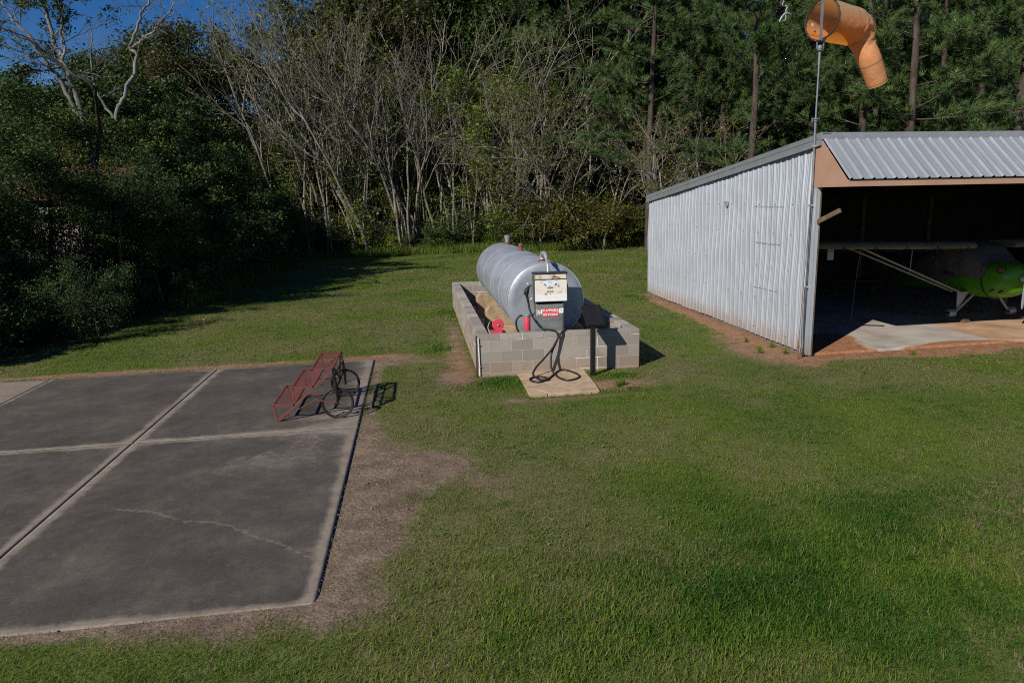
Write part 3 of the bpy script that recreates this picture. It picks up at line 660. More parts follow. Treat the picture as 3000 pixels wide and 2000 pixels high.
MB().add(sl(0, 0.30, 0.50, 0.020, 0.0235), FB).build('sign_face', MT['rubber'], sp)
MB().bar((3.053, 12.075, 0.80), (3.10, 12.36, 1.03), 0.05, 0.035).build('brace', MT['black'], sp)

# ================================================================== TIERED CART ON BICYCLE WHEELS
YN, YF = 10.6, 11.76
gN = -0.11
cart = thing('tiered_cart', 'faded red three step steel cart with two bicycle wheels on the pad', 'cart', (-1.7, 11.18, gN))
b_, h_ = 0.028, 0.028
def side(y):
    f = MB()
    A = (-2.168, y, gN+0.004); B = (-2.212, y, 0.14)
    f.bar(A, B, b_, h_); f.bar(B, (-1.90, y, 0.137), b_, h_)
    f.bar((-1.908, y, 0.12), (-1.912, y, 0.39), b_, h_); f.bar((-1.945, y, 0.392), (-1.60, y, 0.40), b_, h_)
    f.bar((-1.607, y, 0.385), (-1.608, y, 0.664), b_, h_); f.bar((-1.625, y, 0.66), (-1.30, y, 0.668), b_, h_)
    f.bar((-2.15, y+0.001, gN+0.01), (-1.305, y+0.001, 0.645), b_*0.9, h_*1.15)
    f.bar((-1.31, y, 0.66), (-1.262, y, 0.34), b_, h_)
    return f
for y in (YN, YF): side(y).build('side_frame', MT['cart'], cart)
cr_ = MB()
for (x, z) in ((-2.212, 0.14), (-1.905, 0.137), (-1.925, 0.392), (-1.607, 0.40), (-1.615, 0.66), (-1.305, 0.668)):
    cr_.bar((x, YN+0.014, z), (x, YF-0.014, z), b_*0.95, h_*0.95)
cr_.build('cross_bars', MT['cart'], cart)
def mesh_shelf(x0, x1, z0, z1):
    """expanded metal: two crossing sets of thin strands"""
    m = MB(); wd = x1-x0; ln = YF-YN; nl = 36
    def P(u, v): return (x0+u*wd, YN+v*ln, z0+(z1-z0)*u)
    k = 0.20
    for i in range(nl):
        for sgn in (1, -1):
            v0 = i/nl*(1+k)-(k if sgn > 0 else 0); v1 = v0+sgn*k
            if sgn < 0: v0 += 0.0
            a, b = v0, v1
            ua, ub = 0.0, 1.0
            lo, hi = 0.0, 1.0
            def at(v): return (v-a)/(b-a)
            for lim in (0.0, 1.0):
                t = at(lim)
                if 0 < t < 1:
                    inside_start = 0 <= a <= 1
                    if inside_start: ub = t
                    else: ua = t
            va = a+(b-a)*ua; vb = a+(b-a)*ub
            if min(va, vb) < -1e-6 or max(va, vb) > 1+1e-6 or ub-ua < 0.02: continue
            m.bar(P(ua, va), P(ub, vb), 0.0036, 0.002)
    return m
for (x0, x1, z0, z1) in ((-2.205, -1.915, 0.146, 0.143), (-1.915, -1.615, 0.400, 0.405), (-1.60, -1.312, 0.668, 0.673)):
    mesh_shelf(x0, x1, z0, z1).build('mesh_shelf', MT['cart'], cart)
for (x, z0, z1) in ((-1.906, 0.15, 0.385), (-1.604, 0.41, 0.655)):    # mesh risers
    m = MB()
    for i in range(22):
        y = YN+0.02+i*(YF-YN-0.04)/21; m.bar((x, y, z0), (x, min(YF-0.01, y+0.05), z1), 0.004, 0.0045, (0, 1, 0))
    m.build('mesh_riser', MT['cart'], cart)
WR = 0.243
def wheel(x, y, z):
    tyre = MB().tube([(x+math.cos(t)*(WR-0.017), y, z+math.sin(t)*(WR-0.017)) for t in np.linspace(0, 2*math.pi, 48, endpoint=False)], 0.017, 8, closed=True).build('wheel', MT['rubber'], cart, True)
    MB().tube([(x+math.cos(t)*(WR-0.036), y, z+math.sin(t)*(WR-0.036)) for t in np.linspace(0, 2*math.pi, 48, endpoint=False)], 0.009, 6, closed=True).build('rim', MT['brownsteel'], tyre, True)
    s = MB()
    for k in range(28):
        t = 2*math.pi*k/28; t2 = t+(0.9 if k % 2 else -0.9)
        s.tube([(x+math.cos(t2)*0.018, y+(0.022 if k % 4 < 2 else -0.022), z+math.sin(t2)*0.018), (x+math.cos(t)*(WR-0.036), y, z+math.sin(t)*(WR-0.036))], 0.0010, 4, False)
    s.build('spokes', MT['brownsteel'], tyre)
    MB().lathe([(-0.045, 0.010), (-0.03, 0.012), (-0.026, 0.021), (-0.02, 0.021), (-0.018, 0.014), (0.018, 0.014), (0.02, 0.021), (0.026, 0.021), (0.03, 0.012), (0.045, 0.01)], (x, y, z), (0, 1, 0), 14).build('hub', MT['rust'], tyre, True)
wz = gN+WR
wheel(-1.265, YN-0.03, wz); wheel(-1.262, YF+0.03, wz)
for y in (YN-0.03, YF+0.03):
    for dy in (-0.05, 0.05):
        MB().tube(spline([(-1.285, y+dy*0.5, 0.52), (-1.272, y+dy*0.9, 0.38), (-1.262, y+dy, 0.24), (-1.264, y+dy, wz)], 4), [0.017]*9+[0.012]*4, 8).build('fork_blade', MT['black'], cart, True)
    MB().tube([(-1.305, y, 0.665), (-1.28, y, 0.37)], 0.019, 8).bar((-1.277, y-0.06, 0.375), (-1.277, y+0.06, 0.375), 0.035, 0.025).build('fork_crown', MT['black'], cart, True)
MB().bar((-1.71, YN+0.03, 0.25), (-1.27, YN+0.05, 0.28), 0.026, 0.012).bar((-1.58, YN-0.06, 0.21), (-1.30, YN-0.07, wz+0.01), 0.03, 0.012).build('rear_stay', MT['cart'], cart)
MB().bar((-1.72, YF-0.02, 0.235), (-1.27, YF-0.04, 0.23), 0.026, 0.012).build('rear_stay', MT['brownsteel'], cart)
MB().tube([(-2.15, YN+0.02, gN+0.01), (-1.56, YN-0.02, 0.215)], 0.005, 5).tube([(-2.15, YF-0.02, gN+0.01), (-1.40, YF-0.03, 0.24)], 0.005, 5).build('tie_rod', MT['rust'], cart)
MB().bar((-1.275, YN, 0.34), (-1.275, YF, 0.34), 0.022, 0.022).bar((-1.33, YN, 0.50), (-1.29, YF, 0.50), 0.018, 0.018).build('axle_beam', MT['black'], cart)
MB().bar((-1.305, YN+0.1, 0.66), (-1.275, YN+0.6, 0.35), 0.02, 0.02).bar((-1.305, YF-0.1, 0.66), (-1.275, YF-0.6, 0.35), 0.02, 0.02).build('cross_brace', MT['black'], cart)

# ================================================================== HANGAR
MT['shade_lining'] = simple('interior_shade_black', (0.020, 0.019, 0.018), 0.9, 0, 0.3, 3)  # near-black puts the hangar's interior shade into the colour
HX, HY0, HY1, HXR = 7.38, 12.44, 22.06, 20.5
def roof_z(y): return 4.152-0.10296*(y-12.355)
hang = thing('hangar', 'open fronted grey corrugated metal hangar with peach trimmed awning', 'hangar', (HX+6, 17, 0.1))
def ribbed(a0, a1, pitch, depth):
    """profile of a ribbed sheet: list of (along, out)"""
    pr = []; a = a0
    while a < a1:
        for f, d_ in ((0.0, 0), (0.10, 1), (0.25, 1), (0.35, 0), (0.55, 0), (0.58, 0.28), (0.66, 0.28), (0.69, 0), (0.78, 0), (0.81, 0.28), (0.89, 0.28), (0.92, 0)):
            t = a+f*pitch
            if t <= a1: pr.append((t, d_*depth))
        a += pitch
    pr.append((a1, 0)); return pr
def sheet(prof, P, Q, mat, name, parent, rows=1, wob=None):
    m = MB(); n = len(prof); v = []; f = []
    for r_ in range(rows+1):
        t = r_/rows
        for a, d_ in prof:
            p = Vector(P(a, d_)); q = Vector(Q(a, d_)); c = p.lerp(q, t)
            if wob: c += Vector(wob(a, t))
            v.append(c)
    for r_ in range(rows):
        for i in range(n-1): f.append((r_*n+i, r_*n+i+1, (r_+1)*n+i+1, (r_+1)*n+i))
    m.add(v, f); return m.build(name, mat, parent)
rr = random.Random(3)
prof = ribbed(HY0, HY1, 0.229, 0.022)
btm = {}
def bottom(a):
    k = round(a/0.687); btm.setdefault(k, rr.uniform(-0.015, 0.02)); return float(gz(HX, a))+0.035+btm[k]
sheet(prof, lambda a, d_: (HX-d_, a, bottom(a)), lambda a, d_: (HX-d_, a, roof_z(a)-0.10), MT['siding'], 'side_wall', hang, 14,
      lambda a, t: (0.010*(math.sin(a*2.1+t*5)+0.6*math.sin(a*5.3-t*9)+0.5*math.sin(a*0.9+t*17)), 0.004*math.sin(t*7+a), 0))
# sheet laps, dark cut lines of an old door, a vent hood
for y0, y1, z in ((13.60, 14.88, 2.844), (13.62, 14.77, 2.080), (13.68, 14.75, 1.108)): MB().box((HX-0.0245, y0, z-0.0022), (HX-0.018, y1, z+0.0022)).build('cut_line', MT['trim'], hang)
m = MB()
for y in np.arange(12.6, 22, 0.687):
    for z in (0.25, 0.9, 1.6, 2.3, 2.9): m.box((HX-0.028, y-0.008, z-0.008), (HX-0.020, y+0.008, z+0.008))
m.build('screws', MT['trim'], hang)
vh = MB().prism([(16.18, 2.95), (16.29, 2.95), (16.30, 2.93), (16.24, 2.84), (16.20, 2.84)], 'x', HX-0.08, HX-0.015).build('vent_hood', MT['galvpipe'], hang)
# framing seen along the bottom and at the corners
MB().box((HX+0.03, HY0+0.1, -0.05), (HX+0.075, HY1-0.1, 0.14)).build('sill_board', MT['greywood'], hang)
MB().box((HX+0.02, HY1-0.16, -0.3), (HX+0.14, HY1-0.04, 2.9)).build('corner_post', MT['greywood'], hang)
MB().box((HX-0.012, HY0-0.022, 0.045), (HX+0.045, HY0-0.012, 3.22)).box((HX-0.03, HY0-0.022, 0.045), (HX-0.018, HY0+0.09, 3.22)).build('corner_flashing', MT['siding'], hang)
MB().box((HX+0.012, HY0-0.010, -0.25), (HX+0.085, HY0+0.135, 3.9)).build('corner_post', MT['wood'], hang, bevel=0.01)
MB().bar((HX+0.02, 12.44, 2.56), (7.56, 11.98, 2.78), 0.05, 0.085, (0, 0, 1)).build('timber_brace', MT['wood'], hang, bevel=0.006)
# rake trim on the roof edge, ridge cap, roof sheet
def rake(z0, z1, x0, x1, m):
    m.add([(x0, 12.335, roof_z(12.335)+z0), (x1, 12.335, roof_z(12.335)+z0), (x1, 22.17, roof_z(22.17)+z0), (x0, 22.17, roof_z(22.17)+z0),
           (x0, 12.335, roof_z(12.335)+z1), (x1, 12.335, roof_z(12.335)+z1), (x1, 22.17, roof_z(22.17)+z1), (x0, 22.17, roof_z(22.17)+z1)], FB)
m = MB(); rake(-0.215, 0.0, HX-0.05, HX-0.038, m); rake(-0.225, -0.205, HX-0.075, HX-0.0505, m); rake(-0.012, 0.004, HX-0.0375, HX+0.12, m); rake(-0.09, -0.075, HX-0.058, HX-0.0505, m)
m.build('rake_trim', MT['trim'], hang)
px = []
for a in np.arange(HX-0.03, HXR+0.1, 0.205): px += [(a, 0.0), (a+0.022, 0.032), (a+0.044, 0.032), (a+0.062, 0.0), (a+0.125, 0.0), (a+0.128, 0.003), (a+0.133, 0.003), (a+0.136, 0.0)]
sheet(px, lambda a, d_: (a, 12.36, roof_z(12.36)-0.03+d_), lambda a, d_: (a, 22.2, roof_z(22.2)-0.03+d_), MT['roofing'], 'roof', hang, 1)
MB().add([(HX-0.06, 12.325, 4.035), (HXR, 12.325, 4.035), (HXR, 12.355, 4.158), (HX-0.06, 12.355, 4.158), (HX-0.06, 12.62, 4.136), (HXR, 12.62, 4.136), (HX-0.06, 12.60, 4.12), (HXR, 12.60, 4.12), (HX-0.06, 12.345, 4.02), (HXR, 12.345, 4.02)],
         [(0, 1, 2, 3), (3, 2, 5, 4), (4, 5, 7, 6), (0, 8, 9, 1), (8, 6, 7, 9), (0, 3, 4, 6, 8), (1, 9, 7, 5, 2)]).build('ridge_cap', MT['trim'], hang)
aw = sheet(px, lambda a, d_: (a, 12.31-0.70*d_, 4.035+0.72*d_), lambda a, d_: (a, 11.44-0.70*d_, 3.310+0.72*d_), MT['roofing'], 'awning_roof', hang, 1)
m = MB()
for a in np.arange(HX+0.02, HXR, 0.205):
    for t in (0.08, 0.5, 0.9):
        m.box((a-0.006, 12.31-0.84*t-0.028, 4.035-0.733*t+0.010), (a+0.006, 12.31-0.84*t-0.016, 4.035-0.733*t+0.022))
m.build('screws', MT['galvpipe'], aw)
tri = [(12.345, 4.02), (12.62, 3.90), (12.62, 3.195), (11.49, 3.187), (11.49, 3.293)]
MB().prism(tri, 'x', HX-0.036, HX-0.024).build('awning_end_board', MT['peach'], hang)
MB().box((HX-0.036, 11.474, 3.186), (HXR, 11.4885, 3.298)).build('fascia_board', MT['peach'], hang, bevel=0.004)
MB().box((HX-0.02, 11.49, 3.2), (HXR, 12.6, 3.212)).build('soffit', MT['peach'], hang)
MB().box((HX+0.16, 12.46, 3.215), (HXR-0.1, 12.56, 3.95)).build('header_beam', MT['greywood'], hang)
MB().box((HX+0.1, HY1-0.05, 0.0), (HXR, HY1, 3.1)).build('back_wall', MT['shade_lining'], hang)
MB().box((HX+0.078, HY0+0.3, 0.05), (HX+0.083, HY1-0.1, 2.85)).build('wall_shade_panel', MT['shade_lining'], hang)  # added panel, soaks up bounced light so the inside stays dark
MB().add([(HX+0.05, 12.7, 3.98), (HXR, 12.7, 3.98), (HXR, 21.9, 3.03), (HX+0.05, 21.9, 3.03)], [(0, 1, 2, 3)]).build('roof_shade_panel', MT['shade_lining'], hang)  # same added black sheet below the roof, for interior shade
MB().box((HXR, HY0, 0.0), (HXR+0.05, HY1, 4.0)).build('right_wall', MT['shade_lining'], hang)
for x in (10.6, 13.9, 17.2):
    MB().bar((x, 12.6, 3.95), (x, 21.95, 2.99), 0.05, 0.18).build('rafter', MT['greywood'], hang)
for y in (15.0, 17.5, 20.0):
    MB().box((HX+0.08, y, 0.05), (HX+0.2, y+0.12, roof_z(y)-0.2)).build('wall_post', MT['shade_lining'], hang)
for z in (0.9, 1.7, 2.5): MB().box((HX+0.03, HY0+0.2, z), (HX+0.078, HY1-0.2, z+0.09)).build('wall_girt', MT['greywood'], hang)
for x in (9.8, 12.2, 14.6, 17): MB().box((x, HY1-0.17, 0.05), (x+0.12, HY1-0.052, 2.95)).build('wall_post', MT['wood'], hang)

# ================================================================== WINDSOCK ON ITS POLE
PX, PY = HX-0.085, 12.52
ws = thing('windsock', 'faded orange drooping windsock on a tall pole at the hangar corner', 'windsock', (PX, PY, 0.0))
MB().tube([(PX+0.01, PY, -0.08), (PX+0.015, PY, 3.2), (PX, PY, 4.42)], 0.021, 12).tube([(PX, PY, 4.40), (PX, PY, 5.33)], 0.0155, 12).tube([(PX, PY, 5.33), (PX, PY, 5.62)], 0.022, 12).build('pole', MT['pole'], ws, True)
for z in (1.352, 2.869, 3.93): MB().box((PX-0.028, PY-0.035, z-0.016), (PX+0.07, PY+0.035, z+0.016)).cyl((PX-0.045, PY, z), (PX-0.028, PY, z), 0.012, 8).build('clamp', MT['galvpipe'], ws, bevel=0.004)
MB().lathe([(0, 0.032), (0.03, 0.032), (0.035, 0.05), (0.05, 0.05)], (PX, PY, 4.36), n=14).box((PX-0.07, PY-0.02, 4.405), (PX+0.07, PY+0.02, 4.42)).box((PX-0.07, PY-0.02, 4.36), (PX-0.058, PY+0.02, 4.405)).build('lower_bracket', MT['pole'], ws, True)
MB().lathe([(0, 0.03), (0.02, 0.055), (0.03, 0.055), (0.04, 0.03)], (PX, PY, 5.555), n=14).box((PX-0.068, PY-0.015, 5.60), (PX-0.056, PY+0.015, 5.74)).box((PX+0.056, PY-0.015, 5.60), (PX+0.068, PY+0.015, 5.74)).box((PX-0.09, PY-0.05, 5.74), (PX+0.09, PY+0.05, 5.752)).lathe([(0.0, 0.045), (0.06, 0.045)], (PX, PY, 5.60), n=14).build('swivel_head', MT['pole'], ws, True)
MB().box((PX-0.024, PY-0.007, 5.752), (PX+0.024, PY+0.007, 6.50)).build('hoop_post', MT['pole'], ws)
s1 = Vector((0.927, 0.375, -0.05)).normalized(); sa = s1.cross(Vector((0, 0, 1))).normalized(); sb = sa.cross(s1).normalized()
HC = Vector((PX+0.012, PY+0.015, 6.10)); HR = 0.345
MB().tube([HC+sa*math.cos(t)*HR+sb*math.sin(t)*HR for t in np.linspace(0, 2*math.pi, 48, endpoint=False)], 0.015, 8, closed=True).build('hoop', MT['brownsteel'], ws, True)
m = MB()
for k in range(18):
    t = 2*math.pi*(k+0.3)/18; p = HC+sa*math.cos(t)*HR+sb*math.sin(t)*HR
    m.tube([p+s1*0.03+(p-HC)*0.03, p-s1*0.014+(p-HC)*0.05, p-s1*0.014-(p-HC)*0.05, p+s1*0.03-(p-HC)*0.02], 0.004, 5)
m.build('lacing', MT['ink'], ws)
def mat_sock():
    t = NT('faded_orange_nylon'); co = t.coord(); n = t.noise(co, 2.2, 5, 0.6); x, y, z = t.sep(co)
    # sun faded tan along the upper first part, stronger orange in the folds and lining
    f = t.math('ADD', t.math('MULTIPLY', t.attr('fade'), 1.0), t.math('MULTIPLY', t.math('SUBTRACT', n, 0.5), 0.5))
    col = t.ramp(f, [(0.10, (0.86, 0.28, 0.04)), (0.45, (0.85, 0.40, 0.17)), (0.95, (0.52, 0.38, 0.22))])
    stitch = t.ramp(t.attr('stitch'), [(0.35, 0.0), (0.7, 0.55)]); col = t.mix(stitch, col, (0.30, 0.12, 0.05))
    grime = t.ramp(t.noise(co, 5, 6, 0.7), [(0.5, 0.0), (0.8, 0.35)]); col = t.mix(grime, col, (0.36, 0.27, 0.17))
    t.p(Base_Color=col, Roughness=0.7); t.b.inputs['Specular IOR Level'].default_value = 0.2
    t.bump(t.math('ADD', t.noise(co, 9, 4, 0.6, 1.2), t.math('MULTIPLY', t.noise(co, 26, 4, 0.6, 0.8), 0.25)), 0.35, 0.03)
    tr = t.n('BsdfTranslucent'); t.set(tr.inputs['Color'], t.mix(0.6, col, (0.88, 0.36, 0.05)))
    mx = t.n('MixShader'); mx.inputs[0].default_value = 0.40
    t.t.links.new(t.b.outputs[0], mx.inputs[1]); t.t.links.new(tr.outputs[0], mx.inputs[2]); t.t.links.new(mx.outputs[0], t.out.inputs['Surface'])
    return t.m
p1 = HC+s1*0.84; end = Vector((8.74, 12.94, 5.08))
path = spline([HC, HC+s1*0.32, HC+s1*0.62, p1, HC+s1*1.00+Vector((0.04, -0.01, -0.07)), HC+s1*1.09+Vector((0.06, -0.04, -0.32)), Vector((8.50, 12.87, 5.48)), end], 14)
N = len(path); nr = 96; Vs = []; fade = []; stch = []
arc = [0]
for a, b in zip(path[:-1], path[1:]): arc.append(arc[-1]+(b-a).length)
Lt = arc[-1]; pa = sa.copy()
for i, p in enumerate(path):
    d_ = (path[min(i+1, N-1)]-path[max(i-1, 0)]).normalized(); pa = (pa-d_*pa.dot(d_)).normalized(); pb = pa.cross(d_) if pa.cross(d_).z > -0.2 else d_.cross(pa)
    pb = d_.cross(pa); pb = pb if pb.dot(Vector((0, 0, 1)))*1 > -2 else -pb
    u = arc[i]/Lt; rad = np.interp(u, [0, 0.42, 0.52, 0.62, 1.0], [HR, 0.325, 0.27, 0.212, 0.180])
    wr = math.exp(-((u-0.54)/0.11)**2); w2 = 0.25+0.75*math.exp(-((u-0.8)/0.2)**2)
    for j in range(nr):
        t = 2*math.pi*j/nr
        k = wr*(0.085*(0.5-abs(math.sin(t*1.5+u*21)))+0.06*(0.5-abs(math.sin(t*2.5-u*33+1)))+0.03*math.sin(t*9+u*70))+0.016*w2*(0.5-abs(math.sin(t*2+u*15)))+0.012*(u > 0.6)*(0.5-abs(math.sin(t*1.5-u*24+0.7)))+0.010*math.exp(-((u-0.80)/0.02)**2)*math.sin(t*6)
        k += 0.022*(u < 0.5)*(0.5-abs(math.sin(t*3.5+u*7)))*u*2
        q = p+(pa*math.cos(t)+pb*math.sin(t))*(rad*(1+k)); Vs.append(q)
        upn = (pa*math.cos(t)+pb*math.sin(t)).z
        stch.append(max(math.exp(-((u-0.30)/0.006)**2), math.exp(-((u-0.80)/0.006)**2), math.exp(-((u-0.985)/0.008)**2), math.exp(-((t-2.6)/0.05)**2)))
        fade.append(max(0.0, min(1.0, 1.0*(u < 0.5)*max(0, min(1, 0.55+0.75*upn))*min(1, (0.5-u)/0.08) + 0.42*(u > 0.42) + 0.06)))
i = np.arange(N*nr).reshape(N, nr); i2 = np.roll(i, -1, 1)
me = mesh_np('sock', np.array([tuple(v-Vector(ws.location)) for v in Vs]), np.stack([i[:-1], i2[:-1], i2[1:], i[1:]], -1).reshape(-1, 4), None, mat_sock(), True)
a = me.attributes.new('fade', 'FLOAT', 'POINT'); a.data.foreach_set('value', np.array(fade, np.float32))
a = me.attributes.new('stitch', 'FLOAT', 'POINT'); a.data.foreach_set('value', np.array(stch, np.float32))
sock = link('sock', me, ws)
tagm = MB(); q = HC-sa*0.27+s1*0.10-sb*0.02; tagm.bar(q-sa*0.0-s1*0.02, q+s1*0.03, 0.004, 0.05, (0, 0, 1)); tagm.build('white_tag', MT['pvc'], ws)
MB().tube([(PX, PY, 6.36), (PX-0.62, PY-0.06, 6.16)], 0.006, 6).build('arm', MT['ink'], ws)
orn = MB()
o0 = Vector((PX-0.62, PY-0.06, 6.16))
def om(pts, r): orn.tube(spline([o0+Vector((x, 0, z)) for x, z in pts], 5), r, 7)
om([(0.0, 0.0), (-0.06, 0.02), (-0.10, 0.01), (-0.16, -0.05), (-0.205, -0.13)], [0.010+0.006*math.sin(k/20*3.1) for k in range(21)])
om([(-0.08, 0.0), (-0.09, 0.06), (-0.07, 0.11), (-0.09, 0.135), (-0.115, 0.12)], 0.011)
om([(-0.09, -0.02), (-0.085, -0.07), (-0.11, -0.105), (-0.14, -0.10)], 0.009)
om([(-0.15, 0.13), (-0.165, 0.165), (-0.14, 0.19), (-0.15, 0.215)], 0.010)
orn.build('metal_ornament', MT['galvpipe'], ws, True)
guy = thing('guy_cable', 'steel guy cable running from the windsock pole to the ground', 'cable', (7.1, 12.3, 0.0))
MB().tube([(PX+0.0, PY-0.02, 3.15), (7.19, 12.40, 1.55), (7.095, 12.30, 0.33)], 0.006, 6).build('cable', MT['rust'], guy)
MB().tube([(7.095, 12.30, 0.36), (7.085, 12.29, 0.10), (7.09, 12.285, -0.1)], 0.012, 8).lathe([(0, 0.02), (0.05, 0.024), (0.06, 0.01)], (7.09, 12.295, 0.22), n=8).build('anchor_rod', MT['rust'], guy, True)
dl = thing('lead_wire', 'thin dark wire sagging beside the windsock pole to a rusty ground rod', 'wire', (7.2, 12.38, 0.0))
MB().tube(spline([(PX-0.02, PY-0.01, 1.36), (7.23, 12.45, 0.95), (7.215, 12.42, 0.5), (7.20, 12.38, 0.16)], 6), 0.005, 5).build('wire', MT['ink'], dl)
MB().tube([(7.195, 12.37, 0.2), (7.185, 12.36, 0.03), (7.15, 12.33, -0.02)], 0.012, 7).build('ground_rod', MT['rust'], dl, True)

# ================================================================== AIRCRAFT IN THE HANGAR
MT['green'] = simple('lime_green_gloss', (0.07, 0.25, 0.010), 0.28, 0, 0.08, 3)
MT['canvas'] = simple('grey_canvas', (0.10, 0.097, 0.09), 0.9, 0, 0.35, 3, None, 0.4)
MT['wingcov'] = simple('beige_wing_cover', (0.19, 0.17, 0.125), 0.85, 0, 0.2, 3)
MT['alu'] = simple('pale_alloy', (0.36, 0.40, 0.44), 0.4, 0.2, 0.15, 10)
MT['beigetube'] = simple('beige_strut', (0.33, 0.295, 0.24), 0.6, 0, 0.15, 10)
AX = 13.0
air = thing('light_aircraft', 'lime green high wing light aircraft under a grey canvas cover inside the hangar', 'aircraft', (AX, 14.7, 0.1))
def loft(sec, n=36, half=False):
    m = MB(); v = []
    for (y, cx, cz, hw, hh, pw) in sec:
        for j in range(n):
            t = 2*math.pi*j/n; c, s = math.cos(t), math.sin(t)
            v.append((cx+hw*math.copysign(abs(c)**(2/pw), c), y, cz+hh*math.copysign(abs(s)**(2/pw), s)))
    f = [(i*n+j, i*n+(j+1) % n, (i+1)*n+(j+1) % n, (i+1)*n+j) for i in range(len(sec)-1) for j in range(n)]
    f += [tuple(range(n-1, -1, -1)), tuple((len(sec)-1)*n+j for j in range(n))]
    m.add(v, f); return m
loft([(14.30, AX, 1.11, 0.455, 0.42, 2.8), (14.6, AX, 1.10, 0.475, 0.42, 3.2), (15.2, AX, 1.12, 0.475, 0.42, 3.2), (16.0, AX, 1.09, 0.42, 0.36, 3), (17.2, AX, 0.88, 0.25, 0.26, 2.6), (18.7, AX, 0.62, 0.07, 0.13, 2.2)]).build('fuselage', MT['green'], air, True, auto=60)
loft([(13.71, AX, 1.20, 0.17, 0.17, 2.2), (13.74, AX, 1.18, 0.27, 0.27, 2.3), (13.85, AX, 1.15, 0.37, 0.345, 2.4), (14.05, AX, 1.13, 0.43, 0.40, 2.6), (14.302, AX, 1.115, 0.462, 0.425, 2.8)]).build('cowling', MT['green'], air, True, auto=60)
for (y, x, z, r1, nrm) in ((13.90, AX-0.375, 1.37, 0.085, (-0.75, -0.6, 0.25)),):
    it = MB().lathe([(-0.02, r1), (0.004, r1), (0.006, r1*0.85), (-0.015, r1*0.8)], (x+0.03, y, z), nrm, 22).build('air_intake', MT['ink'], air, True)
    MB().lathe([(0, r1*0.7), (0.002, r1*0.7)], (x+0.02, y-0.006, z), nrm, 18).build('intake_mesh', MT['rust'], it)
for (y, z) in ((14.02, 0.90), (13.87, 0.88)): MB().bar((AX-0.455+0.12*(14.05-y)/0.2, y+0.05, z-0.01), (AX-0.44+0.12*(14.05-y)/0.2, y-0.05, z+0.035), 0.02, 0.035, (0.6, 0, 1)).build('exhaust_slot', MT['ink'], air)
MB().tube(spline([(AX-0.46, 14.30, 1.45), (AX-0.476, 14.29, 1.15), (AX-0.46, 14.24, 0.92), (AX-0.38, 14.12, 0.75), (AX-0.2, 14.08, 0.70)], 5), 0.016, 6).build('cover_strap', MT['ink'], air)
# canvas cover over cabin and tail
def cover():
    sec = [(14.20, 0.47, 1.20, 1.52), (14.34, 0.486, 1.10, 1.60), (14.6, 0.50, 1.13, 1.83), (14.9, 0.505, 1.09, 1.92), (15.3, 0.505, 1.03, 1.94), (15.7, 0.495, 1.00, 1.93), (16.2, 0.44, 0.92, 1.70), (16.9, 0.33, 0.80, 1.38), (17.6, 0.24, 0.70, 1.10), (18.3, 0.14, 0.58, 0.86), (18.75, 0.10, 0.52, 0.76)]
    ys_ = np.linspace(14.20, 18.75, 60); m = MB(); v = []; n = 44
    for y in ys_:
        hw, zb, zt = [np.interp(y, [s[0] for s in sec], [s[k] for s in sec]) for k in (1, 2, 3)]
        for j in range(n):
            u = j/(n-1); t = math.pi*u; c, s = math.cos(t), math.sin(t)
            e = 2/3.4
            x = -hw*math.copysign(abs(c)**e, c); z = zb+(zt-zb)*abs(s)**e
            wv = 0.018*math.sin(y*9+z*11+x*2)+0.012*math.sin(y*21-z*17)+0.008*math.sin(z*37+y*5)
            sag = 0.03*math.sin(y*3.1)*(u < 0.06 or u > 0.94)
            v.append((AX+x*(1.0)+math.copysign(wv, x)*min(1, abs(x)*3), y, z+sag+wv*0.4))
    m.add(v, [(i*n+j, i*n+j+1, (i+1)*n+j+1, (i+1)*n+j) for i in range(59) for j in range(n-1)])
    return m
cv = cover().build('canvas_cover', MT['canvas'], air, True, auto=80)
put_text('N7812E', 0.105, (AX-0.532, 15.22, 1.17), MT['ink'], cv, rot=(math.pi/2, 0, -math.pi/2), bold=0.002)
# wings under beige covers
def wing(sx):
    m = MB(); pr = [(14.48, 0.035), (14.50, 0.09), (14.60, 0.135), (14.85, 0.155), (15.2, 0.12), (15.62, 0.03), (15.64, 0.0), (15.2, -0.005), (14.8, -0.012), (14.55, -0.01)]
    v = []; n = len(pr); X_ = [0.48, 1.3, 2.2, 3.2, 4.1, 4.75]
    for x in X_:
        for y, z in pr: v.append((AX+sx*x, y, 1.80+0.022*x+z*(1-0.12*(x > 4.5))+0.008*math.sin(x*8+y*3)))
    f = [(i*n+j, i*n+(j+1) % n, (i+1)*n+(j+1) % n, (i+1)*n+j) for i in range(len(X_)-1) for j in range(n)]+[tuple(range(n)), tuple((len(X_)-1)*n+j for j in range(n))]
    m.add(v, f); return m
for sx in (-1, 1):
    wg = wing(sx).build('wing', MT['wingcov'], air, True, auto=60)
    m = MB()
    for a in np.arange(0.7, 4.6, 0.75):
        m.tube(spline([(AX+sx*a, 14.47, 1.83+0.022*a), (AX+sx*(a+0.12), 14.46, 1.785+0.022*a), (AX+sx*(a+0.38), 14.465, 1.768+0.022*a), (AX+sx*(a+0.62), 14.46, 1.785+0.022*a), (AX+sx*(a+0.75), 14.47, 1.83+0.022*a)], 4), 0.007, 5)
        m.tube([(AX+sx*a, 14.47, 1.84+0.022*a), (AX+sx*(a+0.01), 14.5, 1.74+0.022*a)], 0.009, 5)
    m.build('cover_rope', MT['ink'], wg)
    for y0, y1, yb in ((14.78, 14.85, 14.72), (15.40, 15.3, 15.05)):
        MB().tube([(AX+sx*3.1, y0, 1.865), (AX+sx*0.52, yb, 0.76)], 0.021, 8).build('wing_strut', MT['beigetube'], air, True)
